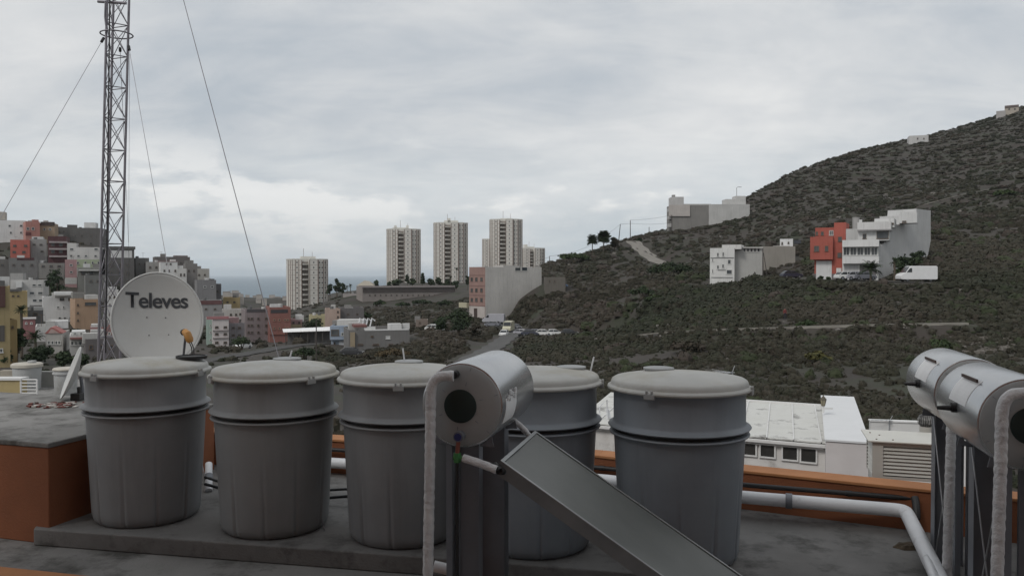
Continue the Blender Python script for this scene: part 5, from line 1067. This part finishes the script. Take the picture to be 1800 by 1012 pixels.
def car(u, Y, hd, colname, c, lb, kind='car', grp='cars parked along the road', up=0.0, name=None):
    key = (colname, kind)
    if key not in CARS: o = CARS[key] = make_car(paint(colname, c), kind)
    else: o = copy_tree(CARS[key])
    p = gp(u, Y); o.location = (p.x, p.y, p.z + .14 + up); o.rotation_euler = (0, 0, R(hd)); tag(o, lb, 'van' if kind == 'van' else 'car', grp); return o
WC, SV, DBL, GR_, BK = (.62, .62, .61), (.36, .36, .39), (.035, .038, .06), (.16, .165, .19), (.03, .03, .033)
car(886, 186, -100, 'white', WC, 'white car driving down the road, nearest to us')
car(894, 196, -100, 'cream', (.50, .48, .36), 'cream high van right behind the white car on the road', kind='van')
car(906, 203, -60, 'black', BK, 'dark car parked behind the cream van')
car(918, 191, -25, 'silver', SV, 'silver car first in the roadside row right of the cream van')
car(932, 190, -10, 'navy', DBL, 'dark blue car second in the roadside row')
car(943, 191, -8, 'slate', GR_, 'slate grey car third in the roadside row, between the dark blue and white ones')
car(956, 190, -10, 'white', WC, 'white car fourth in the roadside row')
car(975, 190, 4, 'white', WC, 'white car last in the roadside row, with a gap on its right')
car(1001, 190, 2, 'black', BK, 'black car standing alone to the right of the roadside row')
car(868, 217, 170, 'silver', SV, 'large silver van at the foot of the blank white wall', kind='van')
car(866, 209, 160, 'slate', GR_, 'slate grey car coming round the bend below the blank white wall')
car(764, 178, -20, 'white', WC, 'white car half hidden by the big dark bushes left of the pink house')
car(1391, 160, 5, 'navy', DBL, 'dark blue car parked on the dirt terrace left of the orange red house')
car(1489, 141, 8, 'white', WC, 'white car parked before the white stepped house, left one', grp='cars before the white stepped house')
car(1503, 141, 10, 'silver', SV, 'silver car in the middle before the white stepped house', grp='cars before the white stepped house')
car(1518, 141, 5, 'slate', GR_, 'slate grey car beside the palm before the white stepped house', grp='cars before the white stepped house')
car(1611, 131, 180, 'bright', (.66, .66, .66), 'large white high roofed van on the terrace at the right', kind='van', grp='vehicles on the terrace')
car(425, 158, 252, 'white', WC, 'white car on the street below the mauve block', grp='cars in the lower street')
car(618, 142, 0, 'black', BK, 'black car parked before the blue house', grp='cars in the lower street')
car(985, 233, 20, 'sky', (.12, .20, .34), 'small blue car by the half buried brown house', grp='vehicles by the brown house')
# person on the slope
sp = gp(1380, 118); up_ = 1.72
pr = empty('person', tuple(sp), R(20)); tag(pr, 'person in dull red top and dark trousers standing below the dark blue car', 'person')
def skinned(name, V_, E_, R_, mats, matf, parent):
    me = bpy.data.meshes.new(name); me.from_pydata(V_, E_, []); o = bpy.data.objects.new(name, me); COL.objects.link(o)
    md = o.modifiers.new('s', 'SKIN'); sv = me.skin_vertices[0].data
    for i, r_ in enumerate(R_): sv[i].radius = (r_, r_ if not isinstance(r_, tuple) else r_)
    sv[0].use_root = True; ss_ = o.modifiers.new('u', 'SUBSURF'); ss_.levels = 2; bpy.context.view_layer.update()
    m2 = bpy.data.meshes.new_from_object(o.evaluated_get(bpy.context.evaluated_depsgraph_get())); bpy.data.objects.remove(o)
    for x in mats: m2.materials.append(x)
    for p in m2.polygons: p.material_index = matf(p.center); p.use_smooth = True
    m2.name = name; o = bpy.data.objects.new(name, m2); COL.objects.link(o); o.parent = parent; return o
V_ = [(0,0,.95),(0,0,1.15),(0,.01,1.38),(0,.0,1.47),(0,-.02,1.56),(0,-.02,1.68), (-.10,0,.90),(-.12,.0,.50),(-.13,.02,.09),(-.13,-.10,.04), (.10,0,.90),(.14,-.06,.50),(.16,.0,.09),(.16,-.12,.04), (-.18,0,1.38),(-.25,.02,1.12),(-.24,-.08,.90),(-.24,-.10,.82), (.18,0,1.38),(.26,.02,1.12),(.26,-.08,.90),(.26,-.10,.82)]
E_ = [(0,1),(1,2),(2,3),(3,4),(4,5),(0,6),(6,7),(7,8),(8,9),(0,10),(10,11),(11,12),(12,13),(2,14),(14,15),(15,16),(16,17),(2,18),(18,19),(19,20),(20,21)]
R_ = [.14,.14,.15,.055,.095,.08,.10,.065,.045,.04,.10,.065,.045,.04,.07,.048,.035,.03,.07,.048,.035,.03]
body = skinned('body', V_, E_, R_, [mat('skin', (.30, .18, .13), .6), mat('red_top', (.17, .04, .04), .9), mat('dark_trousers', (.03, .03, .045), .9)], lambda c: 2 if c.z < .96 and abs(c.x) < .215 else (1 if 1.0 < c.z < 1.44 or (c.z < 1.44 and abs(c.x) > .2 and c.z > .93) else (0 if c.z > 1.44 or abs(c.x) > .2 else 1)), pr)
m = MB(); m.lathe([(.105, 1.60), (.112, 1.68), (.09, 1.75), (.04, 1.78), (.001, 1.785)], 16, M=Matrix.Translation((0, .0, 0))); m.build('hair', mat('dark_hair', (.02, .016, .013), .8), pr, smooth=True)

# ================================================================== VEGETATION
scrubm = foliage('scrub_leaves', [(.025, .029, .017), (.034, .034, .022), (.044, .039, .028), (.053, .044, .034), (.064, .050, .041)])
treem = foliage('tree_leaves', [(.016, .026, .014), (.028, .042, .021), (.045, .064, .028)])
greenm = foliage('green_leaves', [(.024, .040, .018), (.038, .058, .023), (.052, .072, .03)])
bark = mat('bark', (.10, .08, .06), .9)
def leafblob(n, rng, up=.30, elong=(1, 1, 1), ls=.30, hollow=.45, rnd=.5):
    """n leaf-clump quads spread through a lumpy dome of radius 1"""
    d = rng.normal(size=(n, 3)); d /= np.linalg.norm(d, axis=1)[:, None]; d[:, 2] = np.where(d[:, 2] < -.25, -d[:, 2], d[:, 2])
    lump = .72 + .28 * np.sin(d[:, 0] * 5 + rng.random() * 6) * np.sin(d[:, 1] * 5 + rng.random() * 6) + .12 * rng.normal(size=n)
    rad = (hollow + (1 - hollow) * rng.random(n) ** .5) * lump
    c = d * rad[:, None] * np.array(elong); nrm = d + rng.normal(size=(n, 3)) * rnd; nrm[:, 2] += up; nrm /= np.linalg.norm(nrm, axis=1)[:, None]
    a = np.cross(nrm, rng.normal(size=(n, 3))); a /= np.linalg.norm(a, axis=1)[:, None]; b = np.cross(nrm, a); s_ = ls * (.6 + .8 * rng.random(n))
    q = np.stack([c - a * s_[:, None] - b * s_[:, None] * .6, c + a * s_[:, None] * .9 - b * s_[:, None] * .7, c + a * s_[:, None] + b * s_[:, None] * .6, c - a * s_[:, None] * .8 + b * s_[:, None] * .7], 1)
    return q, rng.normal(size=n) * .07
def bushblob(n, rng, ls):
    q, tq = leafblob(n, rng, ls=ls, hollow=.80, rnd=.30); nu, nv = (10, 4) if n > 100 else ((8, 3) if n > 30 else (6, 2)); ph = rng.random(3) * 6
    def pt(i, j):
        a = 2 * math.pi * i / nu; e = math.pi / 2 * j / nv * 1.0 - .12; l_ = .80 * (.84 + .16 * math.sin(a * 2 + ph[0]) + .10 * math.sin(a * 3 + ph[1] + e * 3)); return (l_ * math.cos(e) * math.cos(a), l_ * math.cos(e) * math.sin(a), l_ * math.sin(e) if j else -.25)
    core = np.array([[pt(i, j), pt(i + 1, j), pt(i + 1, j + 1), pt(i, j + 1)] for i in range(nu) for j in range(nv)])
    return np.concatenate([core, q]), np.concatenate([np.zeros(len(core)), tq])
TMPL = [bushblob(n, RNG, l_) for n, l_ in ((150, .075), (150, .07), (150, .08), (50, .13), (50, .12), (50, .14), (16, .22), (16, .22), (16, .21))]
EXC = []    # exclusion discs X,Y,r
for o in COL.objects:
    if o.parent is None and o.type == 'EMPTY' and o.get('category') in ('house', 'building', 'tower block', 'pavilion', 'shed'):
        ch = [c for c in o.children if c.name.startswith('wall')]
        if ch:
            bb = ch[0].bound_box; x1, y1 = bb[6][0], bb[6][1]; M = o.matrix_basis
            for fx in np.linspace(-.05, 1.05, max(2, int(x1 / 3))):
                for fy in np.linspace(-.1, 1, 4): p = M @ Vector((x1 * fx, y1 * fy, 0)); EXC.append((p.x, p.y, 2.2))
    elif o.parent is None and o.get('category') in ('car', 'van'): EXC.append((o.location.x, o.location.y, 2.6))
for P, hw_, f_ in PATHS: EXC += [(p[0], p[1], hw_ + (.35 if hw_ < 1.5 else .6)) for p in P[::(1 if hw_ < 1.5 else 2)]]
EXC.append((sp.x, sp.y - .5, 1.6)); EXC.append((sp.x - .6, sp.y - 3, 1.4))
EXC = np.array(EXC)
def clear(X, Y, pad=0):
    ok = np.ones(len(X), bool)
    for i in range(0, len(X), 5000):
        d = np.hypot(X[i:i+5000, None] - EXC[None, :, 0], Y[i:i+5000, None] - EXC[None, :, 1]); ok[i:i+5000] = (d > EXC[None, :, 2] + (pad[i:i+5000, None] if np.ndim(pad) else pad)).all(1)
    return ok
def scatter(name, n, t0, t1, Y0, Y1, rmin, rmax, pw, material, tint0, seed, dens=None, flat=.85, kind='stuff', label=None, cat=None):
    rng = np.random.default_rng(seed); t = rng.uniform(t0, t1, n * 3); Y = np.sqrt(rng.uniform(Y0**2, Y1**2, n * 3)) if pw == 2 else np.exp(rng.uniform(math.log(Y0), math.log(Y1), n * 3)); X = t * Y
    dn = fbm(X / 17 + 5, Y / 17, 4, 40 + seed) + .5 + (dens(t, Y) if dens else 0)
    zc_ = H0(X, Y); dn = dn + .13 * np.sin(zc_ * 1.9 + 2.5 * fbm(X / 60, Y / 60, 2, 5)) * (Y > 60)
    keep = rng.random(n * 3) < np.clip((dn - .20) * 3.0, np.where(dn < .08, .05, .22), 1)
    X, Y, t, dn = X[keep][:n], Y[keep][:n], t[keep][:n], dn[keep][:n]; r = rmin + (rmax - rmin) * rng.random(len(X)) ** 2.6
    r *= np.clip(Y / 140, .62, 1.35)
    ok = clear(X, Y, np.minimum(r * .6, .8)); X, Y, r, dn = X[ok], Y[ok], r[ok], dn[ok]; Z = H(X, Y)
    tb = np.clip(tint0 + 1.3 * fbm(X / 24, Y / 40, 3, 77) + rng.normal(size=len(X)) * .09, 0, 1)
    Vs, Ts = [], []
    lod = np.where(Y < 100, 0, np.where(Y < 230, 1, 2)); vr = rng.integers(0, 3, len(X)); ang = rng.uniform(0, 6.28, len(X)); el = rng.uniform(.8, 1.5, len(X)); hh = rng.uniform(.7, 1.25, len(X)) * flat * np.clip(1.25 - Y / 500, .5, 1)
    for L0 in range(3):
        for k in range(3):
            i = np.where((lod == L0) & (vr == k))[0]
            if len(i) == 0: continue
            q, tq = TMPL[L0 * 3 + k]; ca, sa = np.cos(ang[i]), np.sin(ang[i])
            x = q[None, :, :, 0] * (el[i] * r[i])[:, None, None]; y = q[None, :, :, 1] * r[i][:, None, None]; z = q[None, :, :, 2] * (hh[i] * r[i])[:, None, None]
            V = np.stack([x * ca[:, None, None] - y * sa[:, None, None] + X[i][:, None, None], x * sa[:, None, None] + y * ca[:, None, None] + Y[i][:, None, None], z + (Z[i] + r[i] * .12)[:, None, None]], -1)
            Vs.append(V.reshape(-1, 3)); Ts.append(np.repeat(np.clip(tb[i][:, None] + tq[None, :], 0, 1).ravel(), 4))
    V = np.concatenate(Vs); T = np.concatenate(Ts); Fq = np.arange(len(V)).reshape(-1, 4); o = arr_mesh(name, V, Fq, material, T); tag(o, label, cat, kind=kind); return o
right_d = lambda t, Y: np.where(t > .02, .10, -.05) - np.where((Y > 82) & (Y < 101) & (t < .34), .50 * np.clip((.36 - t) * 6, 0, 1), 0) - np.where((Y > 95) & (Y < 112) & (t > .1), .06, 0)
scatter('scrub', 25000, .0, 1.05, 34, 175, .28, 1.5, 2, scrubm, .42, 1, right_d, label='dense dark scrub covering the right hillside', cat='scrub')
scatter('scrub', 19000, .05, 1.0, 168, 540, .45, 1.6, 2, scrubm, .46, 2, lambda t, Y: .10 + 0 * t, label='distant dark scrub on the upper right hillside', cat='scrub')
scatter('scrub', 7500, -.24, .12, 100, 330, .28, 1.3, 2, scrubm, .60, 3, lambda t, Y: -.02 + 0 * t, label='dry low scrub on the valley slope around the road', cat='scrub')
scatter('scrub', 2600, -.75, -.2, 60, 420, .4, 1.6, 2, scrubm, .40, 4, lambda t, Y: -.05 + 0 * t, label='dark scrub between the houses of the town', cat='scrub')
gdens = lambda t, Y: -.30 + 0 * t
scatter('scrub', 2200, .08, 1.05, 36, 200, .5, 1.9, 2, foliage('green_scrub', [(.028, .035, .018), (.037, .045, .022), (.046, .053, .026)]), .45, 8, gdens, label='greener bush clumps on the lower right hillside', cat='scrub')
scatter('scrub', 1500, .05, .9, 90, 420, .5, 2.0, 2, foliage('brown_scrub', [(.046, .038, .031), (.058, .047, .039), (.068, .056, .043)]), .45, 9, gdens, label='brown dry bush clumps over the hillside', cat='scrub')
# dry grass patches: tufts too fine to count
def tufts(name, n, t0, t1, Y0, Y1, seed, lb, m_):
    rng = np.random.default_rng(seed); t = rng.uniform(t0, t1, n); Y = np.sqrt(rng.uniform(Y0**2, Y1**2, n)); X = t * Y; k = (fbm(X / 13, Y / 13, 3, seed) > -.04); X, Y = X[k], Y[k]; k = clear(X, Y, -.3); X, Y = X[k], Y[k]; Z = H(X, Y)
    n = len(X); a = rng.uniform(0, 3.14, n); s_ = rng.uniform(.12, .32, n) * np.clip(Y / 110, .7, 1.6); hh = s_ * rng.uniform(.8, 1.8, n); dx, dy = np.cos(a) * s_, np.sin(a) * s_; jx = rng.normal(size=n) * .1
    V = np.stack([np.stack([X - dx, Y - dy, Z - .03], -1), np.stack([X + dx, Y + dy, Z - .03], -1), np.stack([X + dx * 1.3 + jx, Y + dy * 1.3, Z + hh], -1), np.stack([X - dx * 1.2 + jx, Y - dy * 1.2, Z + hh * .8], -1)], 1).reshape(-1, 3)
    o = arr_mesh(name, V, np.arange(len(V)).reshape(-1, 4), m_, np.repeat(rng.random(n), 4)); tag(o, lb, 'grass', kind='stuff')
grassm = foliage('dry_grass', [(.040, .037, .027), (.056, .049, .037), (.034, .036, .023)])
tufts('grass', 170000, -.24, 1.05, 36, 230, 5, 'dry brownish grass tufts between the bushes', grassm)

# individual trees and large bushes
def add_crown(cl, n, rng, ls):
    Q, T = [], []
    for (x, y, z, rx, rz) in cl:
        k = max(20, int(n * (rx / max(c[3] for c in cl)) ** 2)); q, tq = leafblob(k, rng, ls=ls / rx, elong=(1, 1, rz / rx), hollow=.3); Q.append((q * rx + np.array([x, y, z])).reshape(-1, 3)); T.append(np.repeat(np.clip(.5 + tq + rng.normal() * .18, 0, 1), 4))
    return np.concatenate(Q), np.concatenate(T)
def tree(u, Y, v0, v1, wpx, lb, mt=None, name='tree', cat='tree', grp=None, trunk=.28, seed=None, n=130, clumps=9, cone=False, ydepth=1.0):
    k = Y / F; b = at(u, v1, Y); zg = h1(b.x, b.y); t = at(u, v0, Y); hgt = t.z - zg; Rr = wpx / 2 * k
    if hgt < 1: hgt = 1.0
    r = empty(name, (b.x, b.y, zg)); tag(r, lb, cat, grp); rng = np.random.default_rng(seed or int(u * 7 + v0)); zc0 = min(hgt * trunk, max(0, b.z - zg) + hgt * .1); ch = hgt - zc0; cl = []
    for i in range(clumps):
        f = (i + .5) / clumps; zc = zc0 + ch * (.18 + .70 * f); env = Rr * (1.0 - (f * .75 if cone else abs(f - .4) * .9)); a = rng.uniform(0, 6.28); rr_ = env * (.15 + .5 * rng.random()); s_ = max(.3, (Rr * (.36 + .25 * rng.random())) * (1 - .45 * f if cone else 1)); cl.append((math.cos(a) * rr_, math.sin(a) * rr_ * ydepth, min(zc, hgt - s_ * .6), s_, min(s_ * .8, ch * .35)))
    Q, T = add_crown(cl, n, rng, max(.16, 1.5 * k)); arr_mesh('crown', Q, np.arange(len(Q)).reshape(-1, 4), mt or treem, T, r)
    m = MB(); tr = max(.1, Rr * .07); m.tube([(0, 0, -.5), (.05, 0, zc0 + ch * .3), (.1, 0, zc0 + ch * .6)], [tr * 1.4, tr, tr * .5], 7)
    for c in cl[:5]: m.tube([(0.05, 0, zc0 + ch * .15), (c[0] * .8, c[1] * .8, c[2])], [tr * .6, tr * .25], 5)
    m.build('trunk', bark, r, smooth=True); return r
def bush(u, Y, v1, wpx, hpx, lb, mt=None, grp=None, n=150):
    k = Y / F; b = at(u, v1, Y); zg = h1(b.x, b.y); Rr = wpx / 2 * k; Hh = hpx * k; r = empty('bush', (b.x, b.y, zg)); tag(r, lb, 'bush', grp); rng = np.random.default_rng(int(u * 3 + v1)); cl = []
    c_ = max(3, int(wpx / hpx * 3))
    for i in range(c_):
        x = Rr * (-.8 + 1.6 * (i + .5) / c_) + rng.normal() * .1; s_ = Hh * (.38 + .2 * rng.random()); cl.append((x, rng.normal() * Rr * .25, Hh * .5 * (1 - .4 * abs(x / Rr)) + rng.normal() * .1, s_, s_ * .8))
    cl.append((0, 0, Hh * .62, Hh * .42, Hh * .36)); Q, T = add_crown(cl, n, rng, max(.13, 1.5 * k)); arr_mesh('foliage', Q, np.arange(len(Q)).reshape(-1, 4), mt or treem, T, r)
    m = MB()
    for i in range(4): m.tube([(0, 0, -.3), (Rr * .4 * math.cos(i * 1.6), Rr * .3 * math.sin(i * 1.6), Hh * .6)], [.12, .04], 5)
    m.build('stem', bark, r)
def palm(u, Y, v0, v1, wpx, lb, fan=False, nf=26, grp=None, mt=None, wide=1.0):
    k = Y / F; b = at(u, v1, Y); zg = h1(b.x, b.y); t = at(u, v0, Y); Rr = wpx / 2 * k; hc_ = t.z - zg - Rr * .75; hc_ = max(hc_, .5); r = empty('palm_tree', (b.x, b.y, zg)); tag(r, lb, 'palm tree', grp); rng = random.Random(int(u)); Q = []; T = []
    m = MB(); tr = max(.16, Rr * .07); m.tube([(0, 0, -.4), (.05, 0, hc_ * .5), (0, 0, hc_ + .1)], [tr * 1.2, tr, tr * 1.1], 9); m.build('trunk', bark, r, smooth=True)
    for i in range(nf):
        a = i * 2.4; el = R(rng.uniform(-35 if fan else -15, 80)); L_ = Rr * rng.uniform(.85, 1.1); d = Vector((math.cos(a), math.sin(a), 0)); sd_ = Vector((-d.y, d.x, 0)); p = Vector((0, 0, hc_)); n_ = 7; pts = []
        for j in range(n_ + 1):
            f = j / n_; e = el - f * f * (R(35) if fan else R(85)); pts.append(p.copy()); p = p + (d * math.cos(e) + Vector((0, 0, 1)) * math.sin(e)) * (L_ / n_)
        for j in range(n_):
            wv = L_ * (.16 if not fan else .30) * math.sin(math.pi * min(1, (j + 1.2) / (n_ + 1))) * wide
            for s_ in (-1, 1):
                A_, B_ = pts[j], pts[j + 1]; o2 = sd_ * s_ * wv + (B_ - A_) * .6 - Vector((0, 0, wv * .35)); c_ = A_.lerp(B_, .72)
                Q += [A_, c_, c_ + o2, A_ + o2 * .9 + (B_ - A_) * .15]; T += [rng.uniform(.2, .9)] * 4
    Q = np.array([tuple(q) for q in Q]); arr_mesh('fronds', Q, np.arange(len(Q)).reshape(-1, 4), mt or treem, np.array(T), r)
# by the sea cliff and on the terrace
tree(592, 400, 487, 521, 26, 'tall bushy dark tree on the cliff between the first high-rise and the sea', cone=True)
tree(580, 402, 498, 519, 14, 'dark round tree right against the first high-rise'); tree(602, 401, 497, 520, 16, 'dark leaning tree beside the tall bushy cliff tree')
palm(610, 398, 501, 520, 8, 'small palm left of the cliff palm pair, nearer the bushy tree', fan=True, nf=18); palm(616, 398, 499, 520, 9, 'small palm at the right end of the cliff trees against the sea', fan=True, nf=18)
tree(634, 384, 503, 517, 13, 'reddish dark bush tree at the corner of the terrace building', mt=foliage('reddish_leaves', [(.05, .025, .02), (.07, .04, .03)]))
tree(661, 410, 493, 506, 12, 'round dark tree on the terrace just right of the pavilion'); tree(684, 412, 495, 506, 10, 'small round tree on the terrace beside a wide dark one'); tree(698, 414, 491, 507, 24, 'wide dark tree on the terrace below the second high-rise'); tree(716, 445, 484, 504, 9, 'thin tree before the second high-rise'); tree(725, 430, 490, 506, 14, 'small tree right of the second high-rise base')
tree(742, 428, 478, 505, 18, 'tall pointed dark tree between the second and third high-rise', cone=True); tree(757, 436, 490, 506, 16, 'round tree right of the tall pointed tree'); tree(772, 440, 488, 506, 20, 'broad dark tree below the third high-rise'); tree(786, 424, 492, 516, 20, 'dark tree at the right end of the terrace wall'); tree(800, 420, 494, 522, 16, 'dark round tree on the slope left of the pink front')
palm(803, 430, 470, 500, 9, 'tall fan palm in front of the third high-rise', fan=True, nf=20); palm(792, 422, 484, 512, 9, 'shorter fan palm left of the tall one before the third high-rise', fan=True, nf=20); palm(716, 446, 482, 504, 8, 'small palm before the second high-rise', fan=True, nf=16)
tree(822, 400, 484, 505, 10, 'slim dark tree at the edge of the pink house front')
# slope below the terrace
bush(668, 330, 534, 22, 11, 'dark bush on the slope under the terrace wall, left'); bush(708, 330, 528, 26, 9, 'wide dark bush under the terrace wall, middle'); bush(742, 325, 528, 40, 11, 'long dark hedge under the terrace wall, right'); bush(640, 260, 548, 26, 14, 'dark bush above the dark grey windowless building'); bush(782, 300, 530, 30, 14, 'dark bush on the slope left of the pink house')
tree(806, 172, 543, 602, 66, 'big dark tree mass on the slope left of the road', n=260, clumps=12, trunk=.1); tree(775, 166, 556, 600, 34, 'smaller dark tree beside the big mass on the slope', n=200, trunk=.1); tree(836, 178, 566, 600, 28, 'grey green bush tree right of the big mass beside the road', n=160, trunk=.1, mt=scrubm)
tree(553, 190, 560, 586, 48, 'rounded green tree behind the long white shed', n=320, trunk=.05, clumps=12); bush(534, 112, 634, 44, 24, 'dark green bush below the shed beside the thin pole', n=300); bush(424, 150, 606, 36, 28, 'dark leafy bush below the mauve block', n=250)
bush(690, 118, 640, 70, 22, 'broad ochre dry bush on the slope above the third tank', mt=foliage('ochre_bush', [(.06, .048, .03), (.10, .075, .042)]), n=260)
bush(640, 122, 640, 40, 12, 'dull green low bush above the gap between second and third tank', mt=scrubm)
# ridge
palm(1041, 288, 414, 440, 23, 'dense fan palm on the ridge, left of the pair', fan=True, nf=90, wide=1.5); palm(1061, 288, 407, 440, 27, 'dense fan palm on the ridge, right and taller of the pair', fan=True, nf=110, wide=1.8)
tree(1080, 290, 417, 440, 22, 'greyish feathery tree right of the ridge palms', mt=scrubm, n=120); bush(1124, 306, 424, 9, 7, 'small dark bush on the bare ridge top'); bush(1010, 272, 470, 60, 18, 'green bushes along the ridge left of the palms', mt=greenm, n=150)
bush(1178, 205, 500, 84, 34, 'large dark green thicket in the gully left of the white hillside house', n=300); bush(1130, 190, 530, 56, 26, 'dark thicket lower down the same gully', n=240); bush(1150, 172, 545, 36, 16, 'green bush at the lower end of the gully', mt=greenm, n=160)
tree(1298, 335, 352, 364, 9, 'small dark tree against the ridge house parapet', n=60)
# around the red and white houses
palm(1530, 137, 456, 494, 48, 'spreading palm tree in front of the white stepped house', nf=34); tree(1585, 139, 450, 494, 44, 'dark leafy tree at the foot of the blank side wall', n=240, trunk=.1); tree(1610, 142, 441, 480, 40, 'dark leafy tree climbing beside the blank side wall, right one', n=220, trunk=.1); palm(1572, 136, 452, 486, 22, 'small palm among the trees beside the blank side wall', nf=20)
bush(1425, 147, 490, 10, 8, 'small dark shrub left of the garage door'); bush(1443, 146, 490, 6, 8, 'tiny shrub before the garage door, left one'); bush(1457, 146, 490, 6, 6, 'tiny shrub before the garage door, right one')
bush(1211, 98, 616, 62, 26, 'large spreading olive bush on the slope below the pale footpath', mt=scrubm, n=380); bush(1340, 90, 622, 40, 22, 'rounded dark bush below the footpath, right of the spreading one', mt=scrubm, n=280); bush(1438, 84, 632, 48, 26, 'yellowish flowering bush on the slope left of the right heaters', mt=foliage('yellow_bush', [(.05, .05, .02), (.09, .085, .03), (.12, .11, .04)]), n=320); bush(1770, 250, 358, 40, 16, 'bright green bushes on the upper right slope', mt=greenm, n=150)
bush(1420, 110, 572, 40, 18, 'green bush above the footpath', mt=greenm, n=200); bush(1660, 90, 600, 44, 20, 'green bush at the right end of the footpath', mt=greenm, n=240)
# town palms and greenery
palm(62, 118, 578, 622, 40, 'dark palm in front of the white roofs at the left', nf=34); palm(38, 110, 535, 615, 30, 'dark palm beside the mustard house at the left', nf=34); tree(100, 215, 470, 512, 40, 'dark tree clump between the grey houses in the town', n=160, trunk=.1); tree(88, 205, 480, 508, 26, 'dark tree above the white apartment house', n=120, trunk=.1)
tree(30, 100, 575, 640, 40, 'dark garden tree next to the near yellow building', n=240, trunk=.1); tree(70, 96, 608, 655, 60, 'dark garden hedge tree behind the small water tanks', n=320, trunk=.05); tree(112, 92, 618, 655, 34, 'dark green shrub tree beside the cream house', n=240, trunk=.05); tree(10, 94, 612, 650, 40, 'dark shrub tree at the left border behind the yellow wall', n=220, trunk=.05); tree(140, 94, 622, 660, 40, 'dark shrub tree behind the second small tank', n=220, trunk=.05)
# loose rubble on the slope
m = MB(); rg = random.Random(31)
for k in range(160):
    u, v, Y = rg.gauss(1735, 26), 0, rg.uniform(88, 96); x = (u - CX) / F * Y; z = h1(x, Y); s_ = rg.uniform(.12, .4); M = Matrix.Translation((x, Y, z + s_ * .2)) @ Matrix.Rotation(rg.uniform(0, 6), 4, 'Z') @ Matrix.Rotation(rg.uniform(-.6, .6), 4, 'X'); m.box((-s_, -s_ * .7, -s_ * .5), (s_, s_ * .6, s_ * .5), M=M)
tag(m.build('rubble', mat('rubble_stone', (.16, .145, .125), .95, (.10, .09, .08), 1.5, 1)), 'heap of pale rubble stones on the slope behind the right heaters', 'rubble', kind='stuff')
m = MB()
for k in range(240):
    t_ = rg.uniform(.05, .62); Y = math.exp(rg.uniform(math.log(85), math.log(330))); x = t_ * Y; z = h1(x, Y); s_ = rg.uniform(.12, .38) * Y / 140; M = Matrix.Translation((x, Y, z + s_ * .35)) @ Matrix.Rotation(rg.uniform(0, 6), 4, 'Z') @ Matrix.Rotation(rg.uniform(-.6, .6), 4, 'X'); m.box((-s_, -s_ * .7, -s_ * .5), (s_, s_ * .6, s_ * .5), M=M)
tag(m.build('rocks', mat('slope_rock', (.22, .205, .185), .95, (.12, .11, .10), 1.5, 1)), 'pale loose rocks strewn over the right hillside', 'rocks', kind='stuff')

# ================================================================== HAZE
hm = bpy.data.materials.new('haze'); hm.use_nodes = True; t = hm.node_tree; t.nodes.clear(); v = t.nodes.new('ShaderNodeVolumePrincipled'); v.inputs['Color'].default_value = (.88, .93, .97, 1); v.inputs['Density'].default_value = .00006; v.inputs['Anisotropy'].default_value = .2
o_ = t.nodes.new('ShaderNodeOutputMaterial'); t.links.new(v.outputs[0], o_.inputs['Volume'])
m = MB(); m.box((-43000, -60, SEA - 14), (43000, 43000, 130)); hz = m.build('haze', hm); tag(hz, kind='stuff')
